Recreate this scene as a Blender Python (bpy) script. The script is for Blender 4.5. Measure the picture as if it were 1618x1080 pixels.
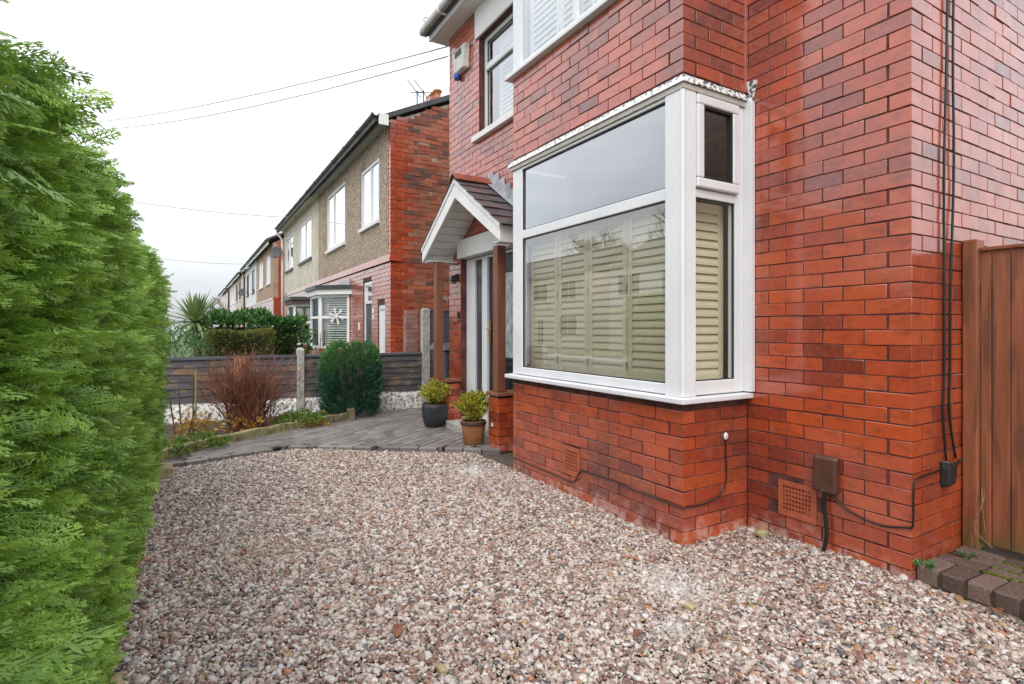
import bpy, bmesh, math, random
import numpy as np
from mathutils import Vector, Matrix, Euler, noise as mnoise
R = math.radians
random.seed(7); rng = np.random.default_rng(7)
S = bpy.context.scene
COL = S.collection
for o in list(bpy.data.objects): bpy.data.objects.remove(o)

# ------------------------------------------------------------ camera, sky, sun, exposure
CAMP = (-3.171, -1.371, 1.31); F = 865.0
cd = bpy.data.cameras.new('camera'); cam = bpy.data.objects.new('camera', cd); COL.objects.link(cam)
cam.location = CAMP; cam.rotation_euler = (R(90), 0, -math.atan2(.5072, .8618))
cd.sensor_width = 36; cd.lens = F/1618*36; cd.shift_y = -21/1618
cd.clip_start = .02; cd.clip_end = 2000
S.camera = cam

W = bpy.data.worlds.new('World'); S.world = W; W.use_nodes = True
wn = W.node_tree; wn.nodes.clear()
def WN(t, **k):
    n = wn.nodes.new(t)
    for a, v in k.items(): setattr(n, a, v)
    return n
SUN_EL, SUN_AZ = 50, 215      # azimuth measured clockwise from +Y
sky = WN('ShaderNodeTexSky', sky_type='NISHITA', sun_disc=False, sun_elevation=R(SUN_EL), sun_rotation=R(SUN_AZ), dust_density=4.0)
bg1 = WN('ShaderNodeBackground'); bg1.inputs[1].default_value = .05
wn.links.new(sky.outputs[0], bg1.inputs[0])
tc = WN('ShaderNodeTexCoord'); sx = WN('ShaderNodeSeparateXYZ'); wn.links.new(tc.outputs['Generated'], sx.inputs[0])
mr = WN('ShaderNodeMapRange', clamp=True)       # overcast sky: brighter towards the zenith everywhere
mr.inputs[1].default_value = 0; mr.inputs[2].default_value = 1; mr.inputs[3].default_value = .85; mr.inputs[4].default_value = 2.3
wn.links.new(sx.outputs[2], mr.inputs[0])
ns = WN('ShaderNodeTexNoise'); ns.inputs['Scale'].default_value = 2.2; ns.inputs['Detail'].default_value = 5
mp = WN('ShaderNodeMapping'); mp.inputs['Scale'].default_value = (1, 1, 3.2)
wn.links.new(tc.outputs['Generated'], mp.inputs[0]); wn.links.new(mp.outputs[0], ns.inputs['Vector'])
cr = WN('ShaderNodeValToRGB'); cr.color_ramp.elements[0].position = .38; cr.color_ramp.elements[0].color = (.72, .75, .79, 1)
cr.color_ramp.elements[1].position = .66; cr.color_ramp.elements[1].color = (1, 1, 1, 1)
wn.links.new(ns.outputs[0], cr.inputs[0])
bg2 = WN('ShaderNodeBackground'); wn.links.new(cr.outputs[0], bg2.inputs[0]); wn.links.new(mr.outputs[0], bg2.inputs[1])
ad = WN('ShaderNodeAddShader'); wn.links.new(bg1.outputs[0], ad.inputs[0]); wn.links.new(bg2.outputs[0], ad.inputs[1])
wo = WN('ShaderNodeOutputWorld'); wn.links.new(ad.outputs[0], wo.inputs[0])

sd = bpy.data.lights.new('sun', 'SUN'); sd.energy = 1.2; sd.angle = R(25); sd.color = (1, .97, .92)
sun = bpy.data.objects.new('sun', sd); COL.objects.link(sun); sun.location = (-10, -10, 20)
dirv = Vector((math.sin(R(SUN_AZ))*math.cos(R(SUN_EL)), math.cos(R(SUN_AZ))*math.cos(R(SUN_EL)), math.sin(R(SUN_EL))))
sun.rotation_euler = dirv.to_track_quat('Z', 'Y').to_euler()
S.view_settings.view_transform = 'Standard'; S.view_settings.look = 'None'
S.view_settings.exposure = 0.05; S.view_settings.gamma = 1
S.render.engine = 'CYCLES'
S.cycles.max_bounces = 8; S.cycles.transparent_max_bounces = 12

# ------------------------------------------------------------ projection (to rank pieces by size in the picture)
_r = np.array([.8618, -.5072]); _f = np.array([.5072, .8618])
def proj(p):
    d = np.array([p[0]-CAMP[0], p[1]-CAMP[1]]); a = d@_r; b = d@_f
    if b < .2: return -9e3, -9e3, b
    return 809+F*a/b, 519-F*(p[2]-CAMP[2])/b, b

# ------------------------------------------------------------ materials
MATS = {}
class NT:
    def __init__(s, name):
        s.m = bpy.data.materials.new(name); s.m.use_nodes = True; s.t = s.m.node_tree; s.t.nodes.clear()
        s.out = s.n('ShaderNodeOutputMaterial'); s.b = s.n('ShaderNodeBsdfPrincipled'); s.l(s.b.outputs[0], s.out.inputs[0])
        MATS[name] = s.m
    def n(s, t, **k):
        x = s.t.nodes.new(t)
        for a, v in k.items(): setattr(x, a, v)
        return x
    def l(s, a, b): s.t.links.new(a, b)
    def pos(s): return s.n('ShaderNodeNewGeometry').outputs['Position']
    def noise(s, scale, detail=4, vec=None, rough=.55, stretch=None):
        x = s.n('ShaderNodeTexNoise'); x.inputs['Scale'].default_value = scale; x.inputs['Detail'].default_value = detail; x.inputs['Roughness'].default_value = rough
        v = vec or s.pos()
        if stretch:
            m = s.n('ShaderNodeMapping'); m.inputs['Scale'].default_value = stretch; s.l(v, m.inputs[0]); v = m.outputs[0]
        s.l(v, x.inputs['Vector']); return x.outputs[0]
    def ramp(s, fac, stops, interp='LINEAR'):
        x = s.n('ShaderNodeValToRGB'); e = x.color_ramp; e.interpolation = interp
        while len(e.elements) < len(stops): e.elements.new(.5)
        for q, (p, c) in zip(e.elements, stops): q.position = p; q.color = (*c, 1) if len(c) == 3 else c
        s.l(fac, x.inputs[0]); return x.outputs[0]
    def mix(s, a, b, fac, mode='MIX'):
        x = s.n('ShaderNodeMix', data_type='RGBA', blend_type=mode)
        for i, v in ((0, fac), (6, a), (7, b)):
            if isinstance(v, (int, float)): x.inputs[i].default_value = v
            elif isinstance(v, tuple): x.inputs[i].default_value = (*v, 1)
            else: s.l(v, x.inputs[i])
        return x.outputs[2]
    def math(s, op, a, b=None):
        x = s.n('ShaderNodeMath', operation=op)
        for i, v in ((0, a), (1, b)):
            if v is None: continue
            if isinstance(v, (int, float)): x.inputs[i].default_value = v
            else: s.l(v, x.inputs[i])
        return x.outputs[0]
    def bump(s, h, strength=.3, dist=.01):
        x = s.n('ShaderNodeBump'); x.inputs['Strength'].default_value = strength; x.inputs['Distance'].default_value = dist
        s.l(h, x.inputs['Height']); s.l(x.outputs[0], s.b.inputs['Normal'])
    def col(s, c):
        if isinstance(c, tuple): s.b.inputs['Base Color'].default_value = (*c, 1)
        else: s.l(c, s.b.inputs['Base Color'])
    def set(s, rough=None, metal=None, spec=None, coat=None):
        for k, v in (('Roughness', rough), ('Metallic', metal), ('Specular IOR Level', spec), ('Coat Weight', coat)):
            if v is None: continue
            if isinstance(v, (int, float)): s.b.inputs[k].default_value = v
            else: s.l(v, s.b.inputs[k])
    def rnd(s):
        oi = s.n('ShaderNodeObjectInfo').outputs['Random']; at = s.n('ShaderNodeAttribute', attribute_name='rnd').outputs['Fac']
        return s.math('FRACT', s.math('ADD', oi, at))

def plain(name, c1, c2=None, scale=6, rough=.6, bump=0, bscale=40, stretch=None, metal=0, spec=None, dirt=None, dirtscale=3, lo=.35, hi=.65, dk=.8):
    m = NT(name)
    c = c1
    if c2: c = m.ramp(m.noise(scale, 5, stretch=stretch), [(lo, c1), (hi, c2)])
    if dirt: c = m.mix(c, dirt, m.ramp(m.noise(dirtscale, 6), [(.55, (0,0,0)), (.75, (dk,)*3)]))
    m.col(c); m.set(rough=rough, metal=metal, spec=spec)
    if bump: m.bump(m.noise(bscale, 4, stretch=stretch), bump, .01)
    return m.m

def brick_mat(name, stops, rough=.42, stain=(.05,.022,.02), soot=.55, bleach=None, ior=1.5, coat=0):
    m = NT(name); r = m.rnd()
    c = m.ramp(r, stops)
    n1 = m.noise(1.6, 5); n2 = m.noise(34, 5); n3 = m.noise(11, 4, stretch=(1,1,2.2))
    c = m.mix(c, stain, m.math('MULTIPLY', m.ramp(n1, [(.46, (0,0,0)), (.72, (1,1,1))]), soot))
    c = m.mix(c, stain, m.math('MULTIPLY', m.ramp(n3, [(.5, (0,0,0)), (.72, (1,1,1))]), .42))
    c = m.mix(c, (.60,.13,.035), m.math('MULTIPLY', m.ramp(n2, [(.5, (0,0,0)), (.75, (1,1,1))]), .35))
    if bleach:
        g = m.n('ShaderNodeSeparateXYZ'); m.l(m.pos(), g.inputs[0])
        h = m.ramp(m.math('ADD', g.outputs[2], m.math('MULTIPLY', m.noise(5, 4), .25)), [(.14, (1,1,1)), (.27, (0,0,0))])
        c = m.mix(c, bleach, m.math('MULTIPLY', h, m.ramp(m.noise(14, 5), [(.45, (0,0,0)), (.62, (.75,.75,.75))])))
    m.col(c)
    m.set(rough=m.ramp(m.noise(7, 5), [(.35, (rough-.1,)*3), (.7, (rough+.14,)*3)]), spec=.55)
    m.b.inputs['IOR'].default_value = ior; m.b.inputs['Coat Weight'].default_value = coat; m.b.inputs['Coat Roughness'].default_value = .13; m.b.inputs['Coat IOR'].default_value = 1.8
    m.bump(m.noise(140, 5), .10, .003)
    return m.m

RED = [(0, (.19,.031,.017)), (.06, (.29,.042,.018)), (.2, (.39,.055,.018)), (.5, (.47,.07,.019)), (.8, (.50,.086,.027)), (1, (.50,.075,.013))]
brick_mat('brick_red', RED, rough=.40, soot=.6, bleach=(.62,.42,.36), ior=1.42, coat=1.0)
brick_mat('brick_orange', [(0, (.34,.05,.02)), (.5, (.45,.07,.022)), (1, (.5,.085,.03))], rough=.30, soot=.3, ior=1.55, coat=1.0)
brick_mat('brick_common', [(0, (.10,.055,.045)), (.2, (.24,.075,.045)), (.5, (.40,.10,.05)), (.8, (.44,.13,.065)), (1, (.30,.15,.10))], rough=.75, soot=.5)
brick_mat('brick_buff', [(0, (.22,.12,.10)), (.5, (.36,.2,.17)), (1, (.42,.26,.22))], rough=.8, soot=.4)
plain('mortar', (.05,.02,.018), (.14,.05,.042), 9, .9, .4, 120)
plain('mortar_light', (.26,.2,.15), (.42,.35,.28), 12, .9, .4, 120)
plain('terracotta_vent', (.36,.085,.04), (.44,.12,.06), 14, .6, .2, 90)
plain('upvc', (.70,.715,.735), (.76,.77,.785), 3, .32, 0, dirt=(.62,.62,.6), dirtscale=2.5, dk=.4)
plain('white_paint', (.74,.74,.73), (.82,.82,.81), 5, .5, .15, 60, dirt=(.55,.54,.5), dirtscale=2.5, dk=.5)
plain('beige_trim', (.45,.42,.37), (.56,.53,.48), 12, .6, .1)
plain('cream_paint', (.74,.62,.43), (.78,.66,.47), 3, .45)
plain('white_shutter', (.75,.74,.72), None, 3, .45)
plain('dark_gasket', (.015,.016,.02), None, 3, .5)
plain('black_plastic', (.012,.012,.013), (.03,.03,.032), 20, .4)
plain('cable_black', (.012,.011,.011), None, 3, .38)
plain('brown_plastic', (.075,.032,.022), (.10,.045,.03), 9, .35, .06, 90)
plain('grey_plastic', (.07,.075,.085), (.1,.105,.115), 7, .5, .1, 80)
plain('blue_lens', (.03,.12,.55), None, 3, .15)
plain('alarm_white', (.5,.49,.45), (.68,.67,.63), 9, .45, .05, dirt=(.3,.27,.2), dirtscale=12)
plain('brass', (.75,.52,.2), None, 3, .25, metal=1)
plain('steel', (.5,.5,.5), None, 3, .35, metal=1)
plain('concrete', (.30,.29,.26), (.48,.46,.42), 16, .9, .5, 60, dirt=(.14,.15,.09), dirtscale=7)
plain('white_stone', (.25,.24,.22), (.82,.81,.77), 22, .9, .6, 45, lo=.42, hi=.52)
plain('moss_stone', (.14,.15,.05), (.34,.30,.17), 9, .95, .6, 50)
plain('yellow_stone', (.30,.25,.12), (.50,.42,.24), 9, .9, .5, 40, dirt=(.13,.15,.04), dirtscale=9)
plain('soil', (.03,.021,.014), (.07,.05,.03), 14, .95, .8, 40)
plain('ground_dark', (.06,.045,.038), (.13,.10,.085), 30, .95, .6, 60)
plain('grass_ground', (.05,.08,.025), (.1,.13,.045), 3, .95, .6, 60)
plain('asphalt', (.04,.04,.042), (.065,.065,.067), 9, .85, .4, 160)
plain('pavement_slab', (.24,.23,.22), (.33,.32,.3), 5, .85, .3, 90)
plain('slate', (.04,.04,.048), (.12,.085,.085), 7, .42, .3, 60, dirt=(.20,.10,.07), dirtscale=6)
plain('ridge_red', (.22,.05,.03), (.34,.09,.05), 9, .55, .3, 60, dirt=(.1,.06,.05), dirtscale=8)
plain('roof_dark', (.05,.05,.055), (.10,.095,.095), 4, .7, .4, 30)
plain('lead_grey', (.28,.30,.33), (.46,.48,.50), 7, .45, .2, 40, metal=.0)
plain('interior_cream', (.72,.68,.6), None, 3, .8)
plain('interior_white', (.75,.75,.74), None, 3, .8)
plain('interior_grey', (.2,.17,.17), (.26,.22,.22), 60, .9)
plain('navy_door', (.012,.015,.021), (.022,.026,.034), 5, .32, .08, 90)
plain('frosted', (.05,.058,.062), None, 3, .25)
plain('leaded_glass', (.30,.35,.33), (.5,.55,.53), 14, .15)
plain('lead_came', (.6,.6,.6), None, 3, .3, metal=.6)
plain('pebbledash', (.17,.12,.085), (.56,.45,.35), 34, .95, 1.0, 55, lo=.38, hi=.62, dirt=(.14,.11,.08), dirtscale=1.4)
plain('cream_render', (.50,.46,.37), (.62,.58,.48), 3, .9, .7, 70, dirt=(.38,.34,.26), dirtscale=1.3)
plain('brown_render', (.33,.22,.15), (.42,.30,.21), 3, .9, .5, 70)
plain('white_render', (.66,.67,.68), (.74,.75,.75), 3, .9, .4, 70)
plain('gutter_black', (.03,.03,.033), (.06,.06,.062), 6, .4)
plain('gutter_grey', (.32,.32,.31), (.46,.46,.45), 6, .45, dirt=(.18,.18,.15), dirtscale=6)
plain('dish_grey', (.05,.055,.065), (.075,.08,.09), 6, .5)
plain('pot_charcoal', (.018,.02,.027), (.035,.038,.046), 8, .45, .1, 60)
plain('pot_terracotta', (.33,.13,.05), (.46,.21,.09), 7, .7, .2, 60, stretch=(1,1,8), dirt=(.14,.08,.05), dirtscale=6)
plain('pot_band', (.05,.032,.028), (.085,.05,.04), 8, .6)
plain('twig_red', (.11,.04,.024), (.23,.08,.04), 9, .6)
plain('twig_brown', (.06,.04,.025), (.12,.08,.05), 9, .8)
plain('twig_green', (.16,.2,.07), (.25,.28,.12), 9, .7)
plain('dead_leaf', (.22,.11,.05), (.36,.22,.11), 25, .7)
plain('dead_leaf_red', (.16,.055,.03), (.27,.12,.06), 25, .7)
plain('paint_white_mark', (.72,.72,.70), None, 3, .7)
plain('wood_edge', (.10,.085,.045), (.2,.165,.10), 9, .9, .4, 40)
plain('tip_white', (.8,.8,.8), None, 3, .5)
plain('bark', (.08,.065,.05), (.16,.13,.10), 9, .9)
plain('yellow_decor', (.55,.38,.08), None, 3, .6)

def wood(name, a, b, vertical=True, rough=.55, dirt=None, algae=False):
    m = NT(name); st = (9,9,.7) if vertical else (.7,9,9)
    oi = m.n('ShaderNodeObjectInfo').outputs['Random']
    n = m.noise(3.2, 6, stretch=st)
    c = m.ramp(n, [(.3, a), (.7, b)])
    c = m.mix(c, (.03,.015,.01), m.math('MULTIPLY', m.ramp(m.noise(1.1, 4), [(.5,(0,0,0)),(.75,(1,1,1))]), .45))
    c = m.mix(c, tuple(min(1, x*1.35) for x in b), m.math('MULTIPLY', oi, .35))
    if dirt: c = m.mix(c, dirt, m.ramp(m.noise(4, 5, stretch=(5,5,.5) if vertical else (1,1,2.5)), [(.52,(0,0,0)),(.62,(.85,.85,.85))]))
    if algae:
        g = m.n('ShaderNodeSeparateXYZ'); m.l(m.pos(), g.inputs[0]); c = m.mix(c, (.11,.12,.03), m.ramp(m.math('ADD', g.outputs[2], m.math('MULTIPLY', m.noise(9, 5, stretch=(3,3,.6)), .35)), [(.27,(.75,.75,.75)), (.42,(0,0,0))]))
    m.col(c); m.set(rough=rough); m.bump(m.noise(6, 6, stretch=tuple(x*3 for x in st)), .25, .006); return m.m
wood('gate_wood', (.16,.05,.022), (.32,.11,.05), dirt=(.15,.056,.028), algae=True)
wood('post_wood', (.13,.045,.024), (.23,.085,.045))
wood('fence_wood', (.045,.044,.05), (.095,.09,.10), vertical=False, rough=.75, dirt=(.21,.15,.085))
wood('fence_cap', (.055,.058,.07), (.10,.105,.125), vertical=False, rough=.7)
wood('orange_wood', (.36,.13,.05), (.50,.22,.10), rough=.7)

# peeling white paint on lead
m = NT('lead_painted'); c = m.ramp(m.noise(42, 6, rough=.62), [(.43, (.05,.055,.065)), (.47, (.42,.43,.45)), (.52, (.78,.78,.77))])
g = m.n('ShaderNodeSeparateXYZ'); m.l(m.pos(), g.inputs[0])
c2 = m.ramp(m.noise(30, 5), [(.36, (.1,.1,.11)), (.42, (.74,.75,.75))])
m.col(m.mix(c, c2, m.ramp(g.outputs[1], [(1.0/4, (0,0,0)), (1.25/4, (1,1,1))]) if False else m.math('MULTIPLY', m.math('LESS_THAN', g.outputs[0], -.62), 1.0)))
m.set(rough=.5); m.bump(m.noise(42, 6), .5, .004)

# glass: clear pane, Fresnel reflection
def glass(name, k=1.9, base=.05, tint=(.92,.95,.95)):
    m = NT(name); m.t.nodes.remove(m.b)
    fr = m.n('ShaderNodeFresnel'); fr.inputs[0].default_value = 1.5
    bf = m.n('ShaderNodeNewGeometry').outputs['Backfacing']
    fac = m.math('MULTIPLY', m.math('MINIMUM', m.math('ADD', m.math('MULTIPLY', fr.outputs[0], k), base), .95), m.math('SUBTRACT', 1.0, bf))
    tr = m.n('ShaderNodeBsdfTransparent'); tr.inputs[0].default_value = (*tint, 1)
    gl = m.n('ShaderNodeBsdfGlossy'); gl.inputs['Roughness'].default_value = .0; gl.inputs[0].default_value = (.97,.98,1,1)
    mx = m.n('ShaderNodeMixShader'); m.l(fac, mx.inputs[0]); m.l(tr.outputs[0], mx.inputs[1]); m.l(gl.outputs[0], mx.inputs[2])
    m.l(mx.outputs[0], m.out.inputs[0]); return m.m
glass('glass', 3.7, .05); glass('glass_clear', 1.0, .0); glass('glass_sky', 4.6, .18); glass('glass_far', 3.2, .25)

def leafmat(name, stops, rough=.5, trans=.25, spec=.4):
    m = NT(name); c = m.ramp(m.rnd(), stops)
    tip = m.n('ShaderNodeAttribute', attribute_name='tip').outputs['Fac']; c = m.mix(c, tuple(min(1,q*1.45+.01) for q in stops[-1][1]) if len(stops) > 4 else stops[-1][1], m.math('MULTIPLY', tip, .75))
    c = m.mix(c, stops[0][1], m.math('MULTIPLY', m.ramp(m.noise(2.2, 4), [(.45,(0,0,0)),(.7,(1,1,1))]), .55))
    m.col(c); m.set(rough=rough, spec=spec)
    tl = m.n('ShaderNodeBsdfTranslucent'); m.l(c, tl.inputs[0])
    mx = m.n('ShaderNodeMixShader'); mx.inputs[0].default_value = trans
    m.l(m.b.outputs[0], mx.inputs[1]); m.l(tl.outputs[0], mx.inputs[2]); m.l(mx.outputs[0], m.out.inputs[0]); return m.m
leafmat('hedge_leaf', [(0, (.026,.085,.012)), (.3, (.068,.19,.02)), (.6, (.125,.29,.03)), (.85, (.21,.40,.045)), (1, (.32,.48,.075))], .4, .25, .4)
leafmat('bush_leaf', [(0, (.014,.06,.042)), (.5, (.025,.105,.066)), (1, (.045,.16,.085))], .5, .15)
leafmat('bush_leaf_top', [(0, (.04,.15,.05)), (.6, (.075,.23,.07)), (1, (.15,.28,.08))], .5, .2)
leafmat('pot_leaf', [(0, (.14,.25,.03)), (.35, (.40,.45,.04)), (.7, (.62,.56,.05)), (.9, (.55,.33,.07)), (1, (.5,.2,.06))], .5, .3)
leafmat('laurel_leaf', [(0, (.03,.10,.025)), (.5, (.06,.18,.04)), (.85, (.10,.26,.06)), (1, (.22,.32,.10))], .28, .2, .6)
leafmat('box_leaf', [(0, (.06,.09,.02)), (.5, (.14,.16,.035)), (.85, (.24,.23,.06)), (1, (.3,.22,.08))], .5, .25)
leafmat('shrub_leaf', [(0, (.04,.12,.035)), (.5, (.08,.2,.06)), (1, (.16,.28,.10))], .5, .25)
leafmat('ground_leaf', [(0, (.05,.14,.02)), (.5, (.12,.26,.04)), (.8, (.26,.32,.06)), (1, (.42,.22,.06))], .5, .3)
leafmat('yellow_leaf', [(0, (.35,.16,.04)), (.5, (.45,.26,.05)), (1, (.5,.38,.08))], .55, .3)
leafmat('palm_leaf', [(0, (.12,.2,.07)), (.5, (.22,.32,.11)), (1, (.42,.46,.22))], .4, .2)
leafmat('moss', [(0, (.10,.14,.01)), (1, (.22,.26,.02))], .9, .1)

# gravel: every pebble its own colour
m = NT('gravel')
c = m.ramp(m.n('ShaderNodeObjectInfo').outputs['Random'], [(0,(.52,.42,.37)),(.10,(.33,.21,.175)),(.19,(.60,.55,.51)),(.30,(.40,.29,.25)),(.39,(.20,.12,.10)),(.46,(.68,.65,.62)),(.56,(.36,.325,.31)),(.63,(.16,.155,.155)),(.68,(.53,.44,.38)),(.77,(.27,.155,.12)),(.84,(.64,.59,.54)),(.90,(.46,.22,.12)),(.925,(.08,.08,.09)),(.945,(.42,.32,.17)),(.96,(.47,.36,.32)),(.985,(.74,.72,.69))], 'CONSTANT')
c = m.mix(c, m.ramp(m.noise(170, 3), [(.35,(.42,.37,.34)),(.65,(.97,.95,.92))]), .7, 'MULTIPLY')
c = m.mix(c, (.30,.22,.12), m.math('MULTIPLY', m.ramp(m.noise(.8, 4), [(.55,(0,0,0)),(.75,(1,1,1))]), .3))
def spot(p, rad):
    v = m.n('ShaderNodeVectorMath', operation='DISTANCE'); m.l(m.pos(), v.inputs[0]); v.inputs[1].default_value = p
    d = m.math('ADD', v.outputs['Value'], m.math('MULTIPLY', m.noise(7, 4), rad*.9))
    return m.ramp(d, [(rad*.5, (.42,.42,.42)), (rad*1.5, (0,0,0))])
for p, rad in (((-1.02,.62,0), .26), ((-.95,3.1,0), .3), ((-1.35,.35,0), .13)):
    c = m.mix(c, (.66,.66,.65), spot(p, rad))
m.col(c); m.set(rough=.42, spec=.5)

# block paving
m = NT('paver'); c = m.ramp(m.rnd(), [(0,(.13,.115,.108)),(.5,(.18,.162,.153)),(1,(.235,.21,.20))])
c = m.mix(c, (.10,.12,.03), m.math('MULTIPLY', m.ramp(m.noise(1.7, 5), [(.56,(0,0,0)),(.75,(1,1,1))]), .5))
c = m.mix(c, (.5,.46,.42), m.ramp(m.noise(90, 3), [(.62,(0,0,0)),(.68,(.55,.55,.55))]))
m.col(c); m.set(rough=m.ramp(m.noise(2.5, 4), [(.4,(.42,)*3),(.65,(.75,)*3)])); m.bump(m.noise(130, 4), .5, .006)
m = NT('paver_step'); c = m.ramp(m.rnd(), [(0,(.085,.055,.045)),(.5,(.12,.08,.064)),(1,(.155,.105,.085))])
c = m.mix(c, (.52,.42,.38), m.ramp(m.noise(75, 3), [(.64,(0,0,0)),(.7,(.7,.7,.7))]))
m.col(c); m.set(rough=.7); m.bump(m.noise(110, 5), .7, .006)

M = MATS
# ------------------------------------------------------------ object helpers
def tag(o, label=None, cat=None, group=None, kind=None):
    if label: o['label'] = label
    if cat: o['category'] = cat
    if group: o['group'] = group
    if kind: o['kind'] = kind
    return o
def empty(name, loc, label=None, cat=None, group=None):
    o = bpy.data.objects.new(name, None); COL.objects.link(o); o.location = loc; o.empty_display_size = .1
    return tag(o, label, cat, group)
def link(o, parent=None):
    COL.objects.link(o)
    if parent is not None:
        o.parent = parent; o.matrix_parent_inverse = Matrix.Translation(-Vector(parent.location))   # parts keep world coordinates
    return o
class MB:
    def __init__(s): s.v = []; s.f = []
    def box(s, x0, x1, y0, y1, z0, z1):
        n = len(s.v); s.v += [(x,y,z) for z in (z0,z1) for y in (y0,y1) for x in (x0,x1)]
        s.f += [tuple(n+i for i in q) for q in ((0,2,3,1),(4,5,7,6),(0,1,5,4),(2,6,7,3),(0,4,6,2),(1,3,7,5))]; return s
    def hexa(s, b, t):          # bottom ring and top ring of equal length
        n = len(s.v); k = len(b); s.v += [tuple(p) for p in b]+[tuple(p) for p in t]
        s.f.append(tuple(n+i for i in reversed(range(k)))); s.f.append(tuple(n+k+i for i in range(k)))
        for i in range(k): j = (i+1) % k; s.f.append((n+i, n+j, n+k+j, n+k+i))
        return s
    def beam(s, p, q, w, h, up=(0,0,1)):
        p, q, up = Vector(p), Vector(q), Vector(up); d = (q-p).normalized(); a = d.cross(up).normalized()*w/2; b = a.cross(d).normalized()*h/2
        return s.hexa([p-a-b, p+a-b, p+a+b, p-a+b], [q-a-b, q+a-b, q+a+b, q-a+b])
    def tube(s, pts, r, n=8, cap=True):
        pts = [Vector(p) for p in pts]; rs = r if isinstance(r, (list, tuple)) else [r]*len(pts); base = len(s.v); pa = None
        for i, p in enumerate(pts):
            d = (pts[min(i+1, len(pts)-1)]-pts[max(i-1, 0)]).normalized()
            if pa is None: pa = d.orthogonal().normalized()
            pa = (pa-d*pa.dot(d)); pa = pa.normalized() if pa.length > 1e-6 else d.orthogonal().normalized(); b = d.cross(pa)
            for k in range(n): t = 2*math.pi*k/n; s.v.append(tuple(p+(pa*math.cos(t)+b*math.sin(t))*rs[i]))
        for i in range(len(pts)-1):
            for k in range(n): a = base+i*n; s.f.append((a+k, a+(k+1)%n, a+n+(k+1)%n, a+n+k))
        if cap: s.f.append(tuple(base+k for k in reversed(range(n)))); e = base+(len(pts)-1)*n; s.f.append(tuple(e+k for k in range(n)))
        return s
    def lathe(s, prof, c, n=28):
        base = len(s.v)
        for r, z in prof:
            for k in range(n): t = 2*math.pi*k/n; s.v.append((c[0]+r*math.cos(t), c[1]+r*math.sin(t), c[2]+z))
        for i in range(len(prof)-1):
            for k in range(n): a = base+i*n; s.f.append((a+k, a+(k+1)%n, a+n+(k+1)%n, a+n+k))
        return s
    def build(s, name, mat, parent=None, smooth=False, bevel=0, seg=2):
        me = bpy.data.meshes.new(name); me.from_pydata(s.v, [], s.f); me.update()
        me.materials.append(M[mat] if isinstance(mat, str) else mat)
        if smooth: me.polygons.foreach_set('use_smooth', [True]*len(me.polygons))
        o = bpy.data.objects.new(name, me); link(o, parent)
        if bevel: b = o.modifiers.new('bevel', 'BEVEL'); b.width = bevel; b.segments = seg; b.limit_method = 'ANGLE'
        return o
def box(name, mat, parent, *d, bevel=.003): return MB().box(*d).build(name, mat, parent, bevel=bevel)
def smooth_path(pts, n=6):
    P = [Vector(p) for p in pts]; out = []
    for i in range(len(P)-1):
        a, b, c, d = P[max(i-1,0)], P[i], P[i+1], P[min(i+2, len(P)-1)]
        for k in range(n):
            t = k/n; out.append(.5*((2*b)+(c-a)*t+(2*a-5*b+4*c-d)*t*t+(3*b-a-3*c+d)*t**3))
    return out+[P[-1]]

# ------------------------------------------------------------ bricks
BL, BD, BH, MOD, CRS, Z0 = .2205, .104, .0752, .2286, .082, .074
def brick_meshes(mat, l=BL, d=BD, h=BH, bev=.0017, n=6, jit=.0011, name='brick'):
    out = []
    for i in range(n):
        bm = bmesh.new(); bmesh.ops.create_cube(bm, size=1); bmesh.ops.scale(bm, vec=(l, d, h), verts=bm.verts)
        bmesh.ops.bevel(bm, geom=bm.edges[:], offset=bev, segments=1, affect='EDGES')
        for v in bm.verts: v.co += Vector((random.uniform(-jit,jit), random.uniform(-jit,jit)*.5, random.uniform(-jit,jit)))
        me = bpy.data.meshes.new(name); bm.to_mesh(me); bm.free(); me.materials.append(M[mat]); out.append(me)
    return out
def lay(axis, const, u0, u1, z0, z1, openings=(), origin=0, skip0=None, parity=0, keep=None):
    """courses of stretcher bond on the plane x=const (axis 'y') or y=const (axis 'x'); skip0: parity of courses whose first half brick belongs to the return wall"""
    out = []
    k0 = math.floor((z0-Z0)/CRS); k1 = math.ceil((z1-Z0)/CRS)
    for k in range(k0, k1):
        za, zb = Z0+k*CRS, Z0+(k+1)*CRS; zc = (za+zb)/2
        if zc < z0 or zc > z1: continue
        a0 = u0+(MOD/2 if skip0 is not None and k % 2 == skip0 else 0)
        iv = [(a0, u1)]
        for (a, b, c, d) in openings:
            if c <= zc <= d: iv = [q for (p, r_) in iv for q in ((p, min(r_, a)), (max(p, b), r_)) if q[1]-q[0] > .02]
        for (p, q) in iv:
            off = origin+(MOD/2 if (k+parity) % 2 else 0); n = math.floor((p-off)/MOD+1e-6); cuts = [p]
            while True:
                n += 1; u = off+n*MOD
                if u > q-.045: break
                if u > cuts[-1]+.045: cuts.append(u)
            cuts.append(q)
            for i in range(len(cuts)-1):
                g0 = 0 if cuts[i] == u0 else .00375; g1 = 0 if cuts[i+1] == u1 else .00375; uc = (cuts[i]+g0+cuts[i+1]-g1)/2; ln = cuts[i+1]-cuts[i]-g0-g1
                c = (const+BD/2, uc, zc) if axis == 'y' else (uc, const+BD/2, zc)
                if keep is None or keep(c): out.append((c, axis, ln))
    return out
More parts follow.
